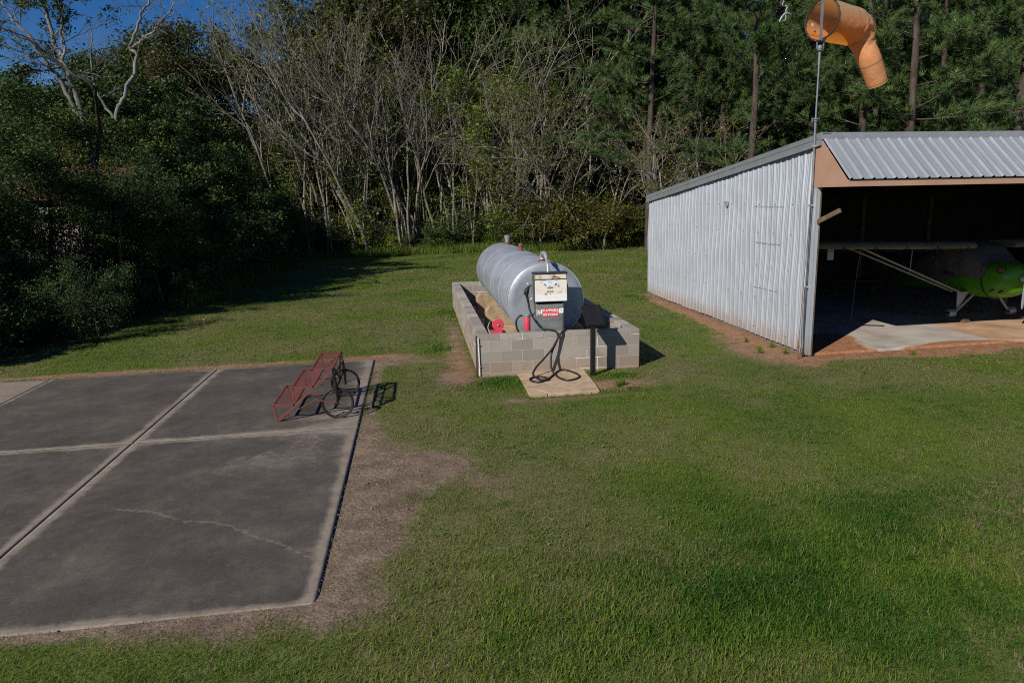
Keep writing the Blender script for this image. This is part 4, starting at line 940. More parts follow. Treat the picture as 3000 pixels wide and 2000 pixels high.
MB().tube([(AX-3.1, 14.80, 1.85), (AX-3.13, 14.84, 1.3), (AX-3.22, 14.8, 0.10)], 0.006, 5).build('tie_down_rope', MT['greywood'], air)
MB().tube([(AX-1.72, 14.95, 1.80), (AX-1.74, 14.95, 1.27)], 0.009, 6).build('jury_strut', MT['beigetube'], air)
MB().box((AX-3.62, 15.25, 1.58), (AX-3.46, 15.29, 1.84)).build('balance_tab', MT['alu'], air, bevel=0.01)
# landing gear
for sx in (-1, 1):
    wx = AX+sx*0.77
    MB().tube([(AX+sx*0.30, 14.66, 0.74), (wx-sx*0.06, 14.72, 0.30)], 0.026, 8).build('gear_leg', MT['beigetube'], air, True)
    MB().prism([(AX+sx*0.66, 0.80), (AX+sx*0.36, 0.80), (AX+sx*0.64, 0.36)], 'y', 14.72, 14.745).build('gear_fairing', MT['alu'] if sx < 0 else MT['ink'], air, bevel=0.004)
    ty = MB().lathe([(-0.075, 0.10), (-0.075, 0.165), (-0.055, 0.20), (-0.02, 0.212), (0.02, 0.212), (0.055, 0.20), (0.075, 0.165), (0.075, 0.10)], (wx, 14.74, 0.315), (1, 0, 0), 36).build('wheel', MT['rubber'], air, True)
    MB().lathe([(-0.08, 0.02), (-0.082, 0.085), (-0.070, 0.098), (0.070, 0.098), (0.082, 0.085), (0.08, 0.02)], (wx, 14.74, 0.315), (1, 0, 0), 28).build('wheel_hub', MT['steel'], ty, True)
    MB().tube([(wx-0.02, 14.9, 0.33), (wx-0.06*sx, 14.85, 0.50), (AX+sx*0.4, 14.85, 0.76)], 0.012, 6).build('brake_line', MT['ink'], air)
# propeller at rest, two blades upright
hubp = MB().lathe([(0, 0.08), (0.02, 0.08), (0.07, 0.06), (0.11, 0.03), (0.125, 0.006)], (AX+0.02, 13.70, 1.20), (0, -1, 0), 26).build('spinner', MT['alu'], air, True)
for sgn in (1, -1):
    m = MB(); v = []
    for t, w_, th, tw in ((0.08, 0.05, 0.03, 0.6), (0.2, 0.085, 0.022, 0.45), (0.35, 0.10, 0.016, 0.32), (0.55, 0.088, 0.011, 0.22), (0.64, 0.06, 0.008, 0.2), (0.665, 0.02, 0.005, 0.2)):
        for dx, dy in ((-1, 0), (0, -1), (1, 0), (0, 1)):
            a_, b_2 = dx*w_/2, dy*th; v.append((AX+a_*math.cos(tw)-b_2*math.sin(tw), 13.62+sgn*(a_*math.sin(tw))+b_2*math.cos(tw), 1.20-sgn*t))
    m.add(v, [(i*4+j, i*4+(j+1) % 4, i*4+4+(j+1) % 4, i*4+4+j) for i in range(5) for j in range(4)]+[(0, 1, 2, 3), (20, 21, 22, 23)])
    m.build('propeller_blade', MT['alu'], air, True, auto=40)
# tail surfaces
MB().prism([(18.1, 0.72), (18.35, 1.25), (18.7, 1.38), (18.95, 1.2), (18.95, 0.62)], 'x', AX-0.02, AX+0.02).build('tail_fin', MT['canvas'], air)
MB().prism([(AX-1.2, 18.55), (AX-1.1, 18.25), (AX, 18.05), (AX+1.1, 18.25), (AX+1.2, 18.55), (AX+1.1, 18.95), (AX-1.1, 18.95)], 'z', 0.66, 0.69).build('tailplane', MT['canvas'], air)
MB().lathe([(-0.03, 0.04), (-0.03, 0.075), (0.03, 0.075), (0.03, 0.04)], (AX, 18.8, 0.19), (1, 0, 0), 18).build('tail_wheel', MT['rubber'], air, True)
MB().bar((AX, 18.5, 0.55), (AX, 18.8, 0.22), 0.03, 0.012).build('tail_spring', MT['steel'], air)
for x, lab in ((12.47, 'short timber chock lying by the nearer wheel of the green aircraft'), (13.98, 'short timber chock lying by the farther wheel of the green aircraft')):
    z0 = float(gz(x, 14.5))+0.012
    o = MB().prism([(-0.10, 0), (0.10, 0), (0.10, 0.05), (0.02, 0.085), (-0.10, 0.085)], 'y', -0.05, 0.05).build('wheel_chock', MT['wood'], None, bevel=0.006); o.location = (x, 14.56, z0); o.rotation_euler = (0, 0, 0.3); tag(o, lab, 'chock', 'wheel chocks')

# ================================================================== SHED HIDDEN BEHIND THE LEFT TREES
MT['shedwall'] = simple('pale_shed_siding', (0.40, 0.355, 0.335), 0.8, 0, 0.35, 2)
MT['shedtrim'] = simple('dull_red_trim', (0.30, 0.10, 0.09), 0.6, 0, 0.2, 5)
sh = thing('shed', 'pale walled shed with a dull red eave hidden behind the left trees', 'shed', (-12.2, 29, -0.2))
pw = ribbed(-14.8, -9.72, 0.25, 0.02)
sheet(pw, lambda a, d_: (a, 26-d_, -0.2), lambda a, d_: (a, 26-d_, 3.42), MT['shedwall'], 'front_wall', sh, 1)
MB().prism([(26.02, -0.2), (32, -0.2), (32, 3.42), (29, 4.5), (26.02, 3.42)], 'x', -14.8, -14.75).build('gable_wall', MT['shedwall'], sh)
MB().prism([(26.02, -0.2), (32, -0.2), (32, 3.42), (29, 4.5), (26.02, 3.42)], 'x', -9.78, -9.73).build('gable_wall', MT['shedwall'], sh)
MB().box((-14.8, 31.95, -0.2), (-9.75, 32, 3.42)).build('back_wall', MT['shedwall'], sh)
MB().box((-14.95, 25.78, 3.36), (-9.6, 25.83, 3.47)).build('eave_trim', MT['shedtrim'], sh)
MB().add([(-14.95, 25.8, 3.47), (-9.6, 25.8, 3.47), (-9.6, 29, 4.6), (-14.95, 29, 4.6), (-14.95, 32.2, 3.47), (-9.6, 32.2, 3.47)], [(0, 1, 2, 3), (3, 2, 5, 4)]).build('roof', MT['shedtrim'], sh)

# ================================================================== VEGETATION
def tubes_np(br):
    Vs = []; Qs = []; k = 0
    for pts, rad, n in br:
        N = len(pts); d = np.empty_like(pts); d[1:-1] = pts[2:]-pts[:-2]; d[0] = pts[1]-pts[0]; d[-1] = pts[-1]-pts[-2]
        d /= np.linalg.norm(d, axis=1, keepdims=True)+1e-9
        m = np.abs(d.mean(0)); ref = np.zeros(3); ref[int(np.argmin(m))] = 1
        a = np.cross(d, ref); a /= np.linalg.norm(a, axis=1, keepdims=True)+1e-9; b = np.cross(d, a)
        t = np.arange(n)*2*np.pi/n
        ring = pts[:, None, :]+rad[:, None, None]*(a[:, None, :]*np.cos(t)[None, :, None]+b[:, None, :]*np.sin(t)[None, :, None])
        Vs.append(ring.reshape(-1, 3))
        i = np.arange(N*n).reshape(N, n); j = np.roll(i, -1, 1)
        Qs.append(np.stack([i[:-1], j[:-1], j[1:], i[1:]], -1).reshape(-1, 4)+k); k += N*n
    return np.vstack(Vs), np.vstack(Qs)
def unit(v): return v/(np.linalg.norm(v)+1e-9)
def grow(g, p, d, L, r, lvl, P, br, tips):
    S = P[lvl]; n = S['seg']; pts = [p]; ds = []
    for k in range(n):
        d = unit(d+g.normal(0, S['wander'], 3)+np.array([S.get('lx', 0), S.get('ly', 0), S['up']])); p = p+d*L/n; pts.append(p); ds.append(d)
    pts = np.array(pts); rad = r*(1-(1-S['taper'])*np.linspace(0, 1, n+1)**S.get('tp', 1.0))
    br.append((pts, rad, S['sides']))
    if lvl == len(P)-1:
        tips.append((pts, ds[-1])); return
    az = g.uniform(0, 6.28); C = S['n']
    for c in range(C):
        t = S['start']+(0.98-S['start'])*((c+g.uniform(0, 1))/C); x = t*n; i = min(int(x), n-1)
        q = pts[i]+(pts[i+1]-pts[i])*(x-i); dk = ds[i]; az += 2.4+g.uniform(-0.5, 0.5)
        u = unit(np.cross(dk, [0.3, 0.9, 0.2])); v = np.cross(dk, u); ang = S['ang']*g.uniform(0.7, 1.3)
        dd = dk*math.cos(ang)+(u*math.cos(az)+v*math.sin(az))*math.sin(ang)
        L2 = L*S['ratio']*(1.15-S.get('fall', 0.6)*t)*g.uniform(0.65, 1.3); r2 = min(rad[i]*0.65, r*S.get('rr', 0.42))
        grow(g, q, unit(dd), L2, r2, lvl+1, P, br, tips)
def leaves_np(g, C, size, wr=0.55, up=0.5, sv=0.35):
    n = len(C); nm = g.normal(0, 1, (n, 3)); nm[:, 2] = np.abs(nm[:, 2])*0.7+up; nm /= np.linalg.norm(nm, axis=1, keepdims=True)
    a = g.normal(0, 1, (n, 3)); a[:, 2] -= 0.35; a -= nm*(a*nm).sum(1, keepdims=True); a /= np.linalg.norm(a, axis=1, keepdims=True)+1e-9
    b = np.cross(nm, a); s = size*(1+sv*g.normal(0, 1, (n, 1))).clip(0.45, 1.9)
    V = np.stack([C-a*s*0.5, C+b*s*wr*0.5-a*s*0.05, C+a*s*0.5-nm*s*0.08, C-b*s*wr*0.5-a*s*0.05], 1).reshape(-1, 3)
    return V, np.arange(n*4).reshape(n, 4)
def tip_points(g, tips, per, spread, thin=0.0):
    out = []
    for pts, d in tips:
        if g.uniform() < thin: continue
        k = g.poisson(per*g.uniform(0.4, 1.6)); f = g.uniform(0.15, 1.05, k)*(len(pts)-1); i = np.minimum(f.astype(int), len(pts)-2)
        c = pts[i]+(pts[i+1]-pts[i])*(f-i)[:, None]
        out.append(c+g.normal(0, spread, (k, 3))*np.array([1, 1, 0.75]))
    return np.vstack(out)
MT['bark_grey'] = mat_bark('pale_grey_bark', (0.09, 0.078, 0.062), (0.225, 0.200, 0.165), (0.37, 0.34, 0.295), 3)
MT['bark_silver'] = mat_bark('silver_bark', (0.07, 0.065, 0.052), (0.19, 0.185, 0.165), (0.36, 0.355, 0.33), 2.2)
MT['bark_pine'] = mat_bark('pine_bark', (0.030, 0.023, 0.018), (0.075, 0.058, 0.047), (0.14, 0.115, 0.095), 4)
MT['bark_dark'] = mat_bark('dark_bark', (0.025, 0.022, 0.018), (0.06, 0.052, 0.042), (0.12, 0.105, 0.085), 4)
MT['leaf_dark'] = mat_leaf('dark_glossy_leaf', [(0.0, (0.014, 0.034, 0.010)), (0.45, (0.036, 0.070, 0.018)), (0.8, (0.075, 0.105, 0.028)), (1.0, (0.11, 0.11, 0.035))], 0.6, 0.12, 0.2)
MT['leaf_mid'] = mat_leaf('mid_green_leaf', [(0.0, (0.024, 0.046, 0.012)), (0.5, (0.052, 0.088, 0.020)), (0.85, (0.095, 0.115, 0.026)), (1.0, (0.15, 0.09, 0.03))], 0.5, 0.25)
MT['leaf_yellow'] = mat_leaf('yellow_green_leaf', [(0.0, (0.055, 0.075, 0.014)), (0.5, (0.12, 0.135, 0.024)), (0.8, (0.17, 0.14, 0.03)), (1.0, (0.17, 0.065, 0.022))], 0.5, 0.3)
MT['leaf_olive'] = mat_leaf('olive_leaf', [(0.0, (0.022, 0.032, 0.012)), (0.5, (0.050, 0.060, 0.018)), (0.85, (0.085, 0.080, 0.026)), (1.0, (0.12, 0.075, 0.035))], 0.5, 0.2)
MT['leaf_spring'] = mat_leaf('fresh_yellow_green_leaf', [(0.0, (0.05, 0.095, 0.014)), (0.5, (0.13, 0.185, 0.026)), (0.9, (0.21, 0.215, 0.034)), (1.0, (0.20, 0.10, 0.03))], 0.5, 0.35)
MT['leaf_shaded'] = mat_leaf('shade_darkened_leaf', [(0.0, (0.008, 0.018, 0.006)), (0.6, (0.022, 0.040, 0.011)), (1.0, (0.045, 0.060, 0.018))], 0.55, 0.12, 0.2)  # depth shade of the wood is put into this darker leaf colour
MT['needle'] = mat_leaf('pine_needle', [(0.0, (0.026, 0.056, 0.020)), (0.5, (0.066, 0.120, 0.034)), (0.9, (0.130, 0.185, 0.050)), (1.0, (0.14, 0.11, 0.04))], 0.5, 0.12, 0.3)
MT['leaf_cedar'] = mat_leaf('cedar_spray', [(0.0, (0.022, 0.045, 0.024)), (0.6, (0.045, 0.085, 0.042)), (1.0, (0.09, 0.12, 0.05))], 0.5, 0.15)

PROTO = {}
def finish(kind, br, crownV=None, crownF=None, bark='bark_grey', leaf='leaf_mid', tris=False):
    V, Q = tubes_np(br); tm = mesh_np('trunk', V, Q, None, MT[bark], True)
    cm = None
    if crownV is not None: cm = mesh_np('crown', crownV, None if tris else crownF, crownF if tris else None, MT[leaf])
    top = V[:, 2].max() if crownV is None else max(np.percentile(crownV[:, 2], 99.7), 0)
    PROTO.setdefault(kind, []).append((tm, cm, float(top)))
def bare_variant(seed, lean, sparse=0):
    g = np.random.default_rng(seed); br = []; tips = []
    P = [dict(seg=16, wander=0.085, up=0.02, lx=lean*0.022, taper=0.2, tp=0.9, sides=7, n=11, start=0.30, ang=0.48, ratio=0.36, rr=0.40, fall=0.72),
         dict(seg=7, wander=0.17, up=0.08, lx=lean*0.01, taper=0.4, sides=4, n=4, start=0.2, ang=0.5, ratio=0.55, rr=0.6),
         dict(seg=4, wander=0.22, up=0.08, taper=0.5, sides=3, n=2, start=0.2, ang=0.55, ratio=0.6, rr=0.65),
         dict(seg=3, wander=0.18, up=0.06, taper=0.6, sides=3)]
    for s in range(g.integers(1, 3)):
        H = g.uniform(11.5, 14.5); r = g.uniform(0.07, 0.11)
        d = unit(np.array([lean*g.uniform(0.0, 0.13)+g.normal(0, 0.06), g.normal(0, 0.06), 1.0]))
        grow(g, np.array([g.normal(0, 0.25), g.normal(0, 0.25), -0.3]), d, H, r, 0, P, br, tips)
    cv = cf = None
    if sparse:
        C = tip_points(g, tips, sparse, 0.16, 0.1); cv, cf = leaves_np(g, C, 0.115)
    finish('bare_tree', br, cv, cf, 'bark_grey', 'leaf_spring')
for i in range(10): bare_variant(100+i, -0.8 if i < 7 else 0.3, 4.2 if i in (1, 3, 4, 5, 6, 8, 9) else 0)
def pole_variant(seed):
    g = np.random.default_rng(seed); br = []; tips = []
    P = [dict(seg=15, wander=0.06, up=0.03, lx=-0.010, taper=0.35, sides=6, n=6, start=0.45, ang=0.45, ratio=0.22, rr=0.4, fall=0.5), dict(seg=5, wander=0.16, up=0.09, taper=0.4, sides=3, n=4, start=0.25, ang=0.5, ratio=0.5, rr=0.6), dict(seg=3, wander=0.2, up=0.08, taper=0.5, sides=3)]
    for s in range(2):
        grow(g, np.array([g.normal(0, 0.5), g.normal(0, 0.3), -0.3]), unit(np.array([g.normal(-0.03, 0.07), g.normal(0, 0.05), 1])), g.uniform(8, 11), g.uniform(0.045, 0.08), 0, P, br, tips)
    finish('pole_tree', br, None, None, 'bark_grey')
for i in range(5): pole_variant(170+i)
def small_sparse(seed):
    g = np.random.default_rng(seed); br = []; tips = []
    P = [dict(seg=9, wander=0.09, up=0.02, taper=0.3, sides=6, n=9, start=0.22, ang=0.75, ratio=0.5, rr=0.5, fall=0.5),
         dict(seg=7, wander=0.13, up=0.06, taper=0.35, sides=4, n=7, start=0.2, ang=0.65, ratio=0.5, rr=0.5),
         dict(seg=4, wander=0.17, up=0.03, taper=0.5, sides=3, n=5, start=0.2, ang=0.65, ratio=0.5, rr=0.6),
         dict(seg=3, wander=0.2, up=0.02, taper=0.6, sides=3)]
    for s in range(2):
        grow(g, np.array([g.normal(0, 0.2), g.normal(0, 0.2), -0.2]), unit(np.array([g.normal(0, 0.25), g.normal(0, 0.2), 1])), g.uniform(7, 9), g.uniform(0.06, 0.09), 0, P, br, tips)
    C = tip_points(g, tips, 6, 0.11, 0.45); cv, cf = leaves_np(g, C, 0.125, 0.6, 0.8)
    finish('sparse_tree', br, cv, cf, 'bark_grey', 'leaf_yellow')
for i in range(3): small_sparse(140+i)
def dead_variant(seed):
    g = np.random.default_rng(seed); br = []; tips = []
    P = [dict(seg=6, wander=0.12, up=0.0, taper=0.3, sides=6, n=5, start=0.3, ang=0.8, ratio=0.6, rr=0.6, fall=0.4), dict(seg=6, wander=0.16, up=0.02, taper=0.35, sides=4, n=5, start=0.25, ang=0.7, ratio=0.5, rr=0.6), dict(seg=4, wander=0.2, up=0.02, taper=0.5, sides=3)]
    grow(g, np.array([0, 0, -0.1]), unit(np.array([0.35, 0, 1])), 4.0, 0.05, 0, P, br, tips); finish('dead_tree', br, None, None, 'bark_grey')
dead_variant(700); dead_variant(701)
def leafy_variant(kind, seed, H, spread, per, size, leaf, bark, start=0.2, ang=0.8, ratio=0.42, nb=16, stems=1, lsp=0.28):
    g = np.random.default_rng(seed); br = []; tips = []
    P = [dict(seg=9, wander=0.06, up=0.03, taper=0.15, sides=7, n=nb, start=start, ang=ang, ratio=ratio*spread, rr=0.4, fall=0.75),
         dict(seg=5, wander=0.14, up=0.05, taper=0.35, sides=4, n=6, start=0.25, ang=0.7, ratio=0.5, rr=0.5),
         dict(seg=4, wander=0.18, up=0.0, taper=0.4, sides=3, n=4, start=0.2, ang=0.7, ratio=0.55, rr=0.6),
         dict(seg=3, wander=0.2, up=-0.03, taper=0.5, sides=3)]
    for s in range(stems):
        grow(g, np.array([g.normal(0, 0.2*(stems > 1)), g.normal(0, 0.2*(stems > 1)), -0.2]), unit(np.array([g.normal(0, 0.06+0.12*(stems > 1)), g.normal(0, 0.06+0.12*(stems > 1)), 1])), H*g.uniform(0.8, 1.05) if stems > 1 else H, 0.016*H, 0, P, br, tips)
    C = tip_points(g, tips, per, lsp*H/10, 0.08); C = C[C[:, 2] > 0.05]
    cv, cf = leaves_np(g, C, size); finish(kind, br, cv, cf, bark, leaf)
for i in range(3): leafy_variant('leafy_tree', 200+i, 13.0, 1.0, 62, 0.19, 'leaf_mid', 'bark_dark', 0.22, lsp=0.34)
for i in range(2): leafy_variant('back_tree', 280+i, 13.0, 1.0, 58, 0.20, 'leaf_shaded', 'bark_dark', 0.15, lsp=0.36)
for i in range(2): leafy_variant('canopy_tree', 290+i, 7.0, 1.25, 70, 0.09, 'leaf_dark', 'bark_dark', 0.62, 1.0, 0.5, 14, 1, 0.32)
for i in range(2): leafy_variant('olive_tree', 220+i, 13.0, 0.95, 56, 0.18, 'leaf_olive', 'bark_grey', 0.25, lsp=0.34)
for i in range(3): leafy_variant('evergreen_tree', 240+i, 7.0, 1.15, 58, 0.112, 'leaf_dark', 'bark_dark', 0.06, 0.9, 0.5, 15, 2, 0.19)
for i in range(4): leafy_variant('understory_tree', 260+i, 8.0, 0.95, 40, 0.105, 'leaf_mid' if i == 1 else 'leaf_spring', 'bark_grey', 0.15, 0.9, 0.5, 14, 1, 0.34)
for i in range(2): leafy_variant('sapling', 270+i, 5.0, 0.9, 9, 0.085, 'leaf_dark', 'bark_dark', 0.2, 0.9, 0.5, 11, 2, 0.30)
def shrub_variant(seed, leaf, size, n, kind):
    g = np.random.default_rng(seed); br = []; tips = []
    P = [dict(seg=5, wander=0.16, up=0.02, taper=0.3, sides=4, n=8, start=0.15, ang=0.8, ratio=0.6, rr=0.6, fall=0.4),
         dict(seg=4, wander=0.2, up=0.02, taper=0.4, sides=3, n=5, start=0.2, ang=0.8, ratio=0.55, rr=0.6),
         dict(seg=3, wander=0.2, up=0.0, taper=0.5, sides=3)]
    for s in range(6):
        a = s*1.05+g.uniform(-0.4, 0.4); t = g.uniform(0.15, 0.75)
        grow(g, np.array([0.25*math.cos(a), 0.25*math.sin(a), -0.1]), unit(np.array([math.cos(a)*t, math.sin(a)*t, 1])), g.uniform(1.5, 2.6), 0.022, 0, P, br, tips)
    C = tip_points(g, tips, n, 0.11, 0.05); C = C[C[:, 2] > 0.02]
    cv, cf = leaves_np(g, C, size); finish(kind, br, cv, cf, 'bark_dark', leaf)
for i, lf in enumerate(('leaf_mid', 'leaf_dark', 'leaf_spring')): shrub_variant(300+i, lf, 0.085, 34, 'shrub')
shrub_variant(310, 'leaf_yellow', 0.075, 26, 'yellow_shrub'); shrub_variant(312, 'leaf_dark', 0.055, 60, 'glossy_shrub')
def pine_variant(seed, H):
    g = np.random.default_rng(seed); br = []; tuft = []; td = []
    n = 16; z = np.linspace(-0.3, H, n); off = np.cumsum(g.normal(0, 0.05, (n, 2)), 0)
    tr = np.stack([off[:, 0], off[:, 1], z], 1); br.append((tr, 0.21*(1-0.88*np.linspace(0, 1, n)), 9))
    zb = 1.8
    while zb < H-0.3:
        t = zb/H; L = (1.0-t)**0.7*4.6*g.uniform(0.6, 1.15)+0.4; az = g.uniform(0, 6.28)
        p = np.array([np.interp(zb, z, tr[:, 0]), np.interp(zb, z, tr[:, 1]), zb])
        d = unit(np.array([math.cos(az), math.sin(az), g.uniform(-0.25, 0.3)+0.5*t])); pts = [p]; ds = []
        dead = zb < 0.28*H and g.uniform() < 0.45
        for k in range(7): d = unit(d+g.normal(0, 0.08, 3)+np.array([0, 0, 0.045])); p = p+d*L/7; pts.append(p); ds.append(d)
        pts = np.array(pts); br.append((pts, 0.045*(1-t*0.6)*np.linspace(1, 0.25, 8), 5))
        if not dead:
            for c in range(int(6+L*3.0)):
                f = g.uniform(0.06, 1.0)*7; i = min(int(f), 6); q = pts[i]+(pts[i+1]-pts[i])*(f-i)
                dd = unit(ds[i]+g.normal(0, 0.6, 3)*np.array([1, 1, 0.35])+np.array([0, 0, 0.12])); l2 = L*0.24*g.uniform(0.5, 1.2)+0.1
                mid = q+dd*l2*0.5; e = q+unit(dd+np.array([0, 0, 0.25]))*l2; br.append((np.array([q, mid, e]), np.array([0.012, 0.009, 0.006]), 3))
                for s in (0.5, 0.7, 0.88, 1.05): tuft.append(q+(e-q)*s+g.normal(0, 0.03, 3)); td.append(unit(dd+np.array([0, 0, 0.45])))
        zb += g.uniform(0.22, 0.62)
    T = np.array(tuft); D = np.array(td); per = 30; m = len(T)
    base = np.repeat(T, per, 0); dirs = np.repeat(D, per, 0)+g.normal(0, 0.62, (m*per, 3)); dirs /= np.linalg.norm(dirs, axis=1, keepdims=True)
    ln = g.uniform(0.22, 0.40, (m*per, 1)); sd_ = np.cross(dirs, g.normal(0, 1, (m*per, 3))); sd_ /= np.linalg.norm(sd_, axis=1, keepdims=True)
    w_ = 0.012
    V = np.stack([base-sd_*w_, base+sd_*w_, base+dirs*ln], 1).reshape(-1, 3)
    finish('pine_tree', br, V, np.arange(m*per*3).reshape(-1, 3), 'bark_pine', 'needle', True)
for i in range(3): pine_variant(400+i, (21, 23, 19)[i])
def cedar_variant(seed):
    g = np.random.default_rng(seed); br = [(np.array([[0, 0, -0.1], [0.02, 0, 1.2], [0, 0.03, 2.4]]), np.array([0.05, 0.035, 0.01]), 6)]; C = []
    for k in range(70):
        z = g.uniform(0.15, 2.3); a = g.uniform(0, 6.28); L = (1.15-0.42*z)*g.uniform(0.6, 1.1)+0.1; d = unit(np.array([math.cos(a), math.sin(a), 0.25]))
        pts = np.array([np.array([0, 0, z])+d*L*t+np.array([0, 0, -0.15*L*t*t]) for t in np.linspace(0, 1, 5)]); br.append((pts, np.linspace(0.012, 0.003, 5), 3))
        for t in np.linspace(0.2, 1, 16): C.append(np.array([0, 0, z])+d*L*t+np.array([0, 0, -0.15*L*t*t])+g.normal(0, 0.05, (14, 3))*np.array([1, 1, 0.5]))
    cv, cf = leaves_np(g, np.vstack(C), 0.06, 0.3, 0.3); finish('cedar_tree', br, cv, cf, 'bark_dark', 'leaf_cedar')
cedar_variant(500)

def plant(kind, x, y, h, href, label, cat, group=None, var=None, rot=None, sq=1.0, g=random.Random(77)):
    L = PROTO[kind]; tm, cm, top = L[(var if var is not None else g.randrange(len(L))) % len(L)]
    s = h/top; r = thing(kind, label, cat, (x, y, float(gz(x, y))-0.04), group)
    r.rotation_euler = (0, 0, g.uniform(0, 6.28) if rot is None else rot); r.scale = (s*sq, s*sq, s)
    link('trunk', tm, r)
    if cm: link('crown', cm, r)
    return r
g_ = random.Random(21)
# bare grey trees of the far thicket
lab = 'slender branchy grey tree of the nearly leafless thicket behind the silver tank'; grp = 'bare grey trees of the thicket'
bx = [-12.0, -9.6, -8.2, -7.4, -6.6, -5.9, -5.2, -4.7, -4.0, -3.4, -2.9, -2.3, -1.8, -1.3, -0.7, -0.2, 0.4, 0.9, 1.5, 2.1, 2.7, 3.3, 3.9, 4.6, 5.2, 6.0, 6.9, -3.7, -0.45]
for i, x in enumerate(bx):
    plant('bare_tree', x+g_.uniform(-0.3, 0.3), (43.4 if x > -7 else 46)+g_.uniform(-0.3, 3.0)+(1.2 if i % 3 == 0 else 0), g_.uniform(13.2, 16.0), 13.5, lab, 'tree', grp, i % 7 if x < 2.5 else 7+i % 3, g_.uniform(-1.1, 1.1))
for x, y, h in ((-6.9, 46.5, 14.6), (-4.9, 48, 15), (-2.6, 48.2, 15.5), (0.1, 48, 16), (2.4, 47.6, 16), (4.4, 47, 16)):
    plant('bare_tree', x, y, h, 13.5, lab, 'tree', grp, g_.randrange(7), g_.uniform(-1.1, 1.1))
lab = 'thin upright grey stem with few branches at the front of the bare thicket'; grp = 'thin stems at the front of the thicket'
for k in range(24):
    plant('pole_tree', -6.2+k*0.58+g_.uniform(-0.3, 0.3), 43.0+g_.uniform(-0.2, 2.4), g_.uniform(7.5, 12), 10, lab, 'tree', grp, k % 5, g_.uniform(-1.2, 1.2))
# yellowing half bare trees to the right of the tank
lab = 'small half bare tree with yellow green leaves between the thicket and the hangar roof'; grp = 'yellowing half bare trees'
for x, y, h in ((7.6, 42.2, 11), (9.4, 42.0, 10.5), (12.6, 36.5, 7.6), (15.0, 34.5, 7.4), (10.8, 40.5, 9.5)):
    plant('sparse_tree', x, y, h, 9.0, lab, 'tree', grp)
# green crowns behind the thicket
lab = 'tall green leafy tree rising behind the bare thicket'; grp = 'green trees behind the thicket'
for x, y, h in ((-8.5, 50, 14.5), (-5, 52, 16), (-1.5, 53, 18.5), (2, 52, 19), (5.5, 53, 20), (-4, 58, 18), (-11.5, 49, 14.2), (-8, 55, 16)):
    plant('leafy_tree' if g_.random() < 0.55 else 'olive_tree', x, y, h, 13.0, lab, 'tree', grp)
lab = 'low leafy green tree growing among the trunks of the bare thicket'; grp = 'low leafy trees in the thicket'
for x in np.arange(-8.5, 9.5, 0.7):
    plant('understory_tree', x+g_.uniform(-0.4, 0.4), 45.4+g_.uniform(-1.3, 3.6), g_.uniform(3.5, 11.0), 6.0, lab, 'tree', grp)
lab = 'tree with shade-darkened leaves in the gloom behind the thicket and the half bare trees'; grp = 'dark trees behind the half bare trees'
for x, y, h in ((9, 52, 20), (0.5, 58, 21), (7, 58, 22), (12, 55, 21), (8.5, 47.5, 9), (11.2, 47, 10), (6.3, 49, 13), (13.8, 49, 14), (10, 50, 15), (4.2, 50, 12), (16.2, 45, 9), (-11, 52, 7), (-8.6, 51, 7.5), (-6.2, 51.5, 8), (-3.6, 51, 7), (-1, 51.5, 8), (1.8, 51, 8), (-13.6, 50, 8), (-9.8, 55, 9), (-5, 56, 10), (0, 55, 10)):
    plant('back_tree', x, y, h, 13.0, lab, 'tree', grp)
# distant skyline on the left
lab = 'rounded leafy tree on the distant skyline at the upper left'; grp = 'skyline trees'
for x, y, h in ((-26.5, 50, 8.6), (-24, 47, 9.0), (-21.8, 48, 9.6), (-19.6, 47, 11.2), (-17.4, 47, 12.6), (-15.2, 48, 13.4), (-12.9, 46, 13.2), (-13.5, 52, 14.5), (-29, 46, 8.5)):
    plant('olive_tree' if g_.random() < 0.5 else 'leafy_tree', x, y, h, 13.0, lab, 'tree', grp)
# dark evergreen wood on the left
lab = 'dense dark evergreen tree in the shaded wood along the left edge of the lawn'; grp = 'dark evergreens of the left wood'
for x, y, h in ((-12.3, 17.4, 4.4), (-15.2, 21.5, 6.5), (-11.7, 20.2, 3.6), (-8.9, 27.6, 6.2), (-9.2, 31.5, 7.4), (-10.4, 35, 7.8), (-10.4, 39, 6.8), (-9.6, 42.5, 5.6), (-12.8, 34.5, 9.0), (-12.6, 38.5, 8.4), (-8.5, 24.6, 4.4),
                (-16.5, 33.5, 7.2), (-15.8, 37, 9), (-19.5, 36, 7.6), (-18.5, 40, 9.4), (-19.4, 9.5, 7.0), (-22, 11.5, 10.5), (-24.5, 14, 13), (-20, 13.5, 9.2), (-22.5, 17, 9.0), (-16.6, 12.4, 5.6), (-18.6, 16.8, 6.6), (-26, 24, 9.5)):
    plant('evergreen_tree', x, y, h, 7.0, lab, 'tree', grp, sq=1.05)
lab = 'dark tree with bare lower trunk and a dense high crown shading the pale shed'; grp = 'high crowned trees before the shed'
for x, y, h in ((-10.9, 20.6, 5.6), (-11.5, 23.9, 7.0), (-15.4, 23.8, 5.0), (-14.6, 19.0, 4.6), (-8.8, 22.4, 5.0)):
    plant('canopy_tree', x, y, h, 7.0, lab, 'tree', grp, sq=1.15)
lab = 'leafy shrub at the foot of the dark wood along the left lawn edge'; grp = 'shrubs along the left wood'
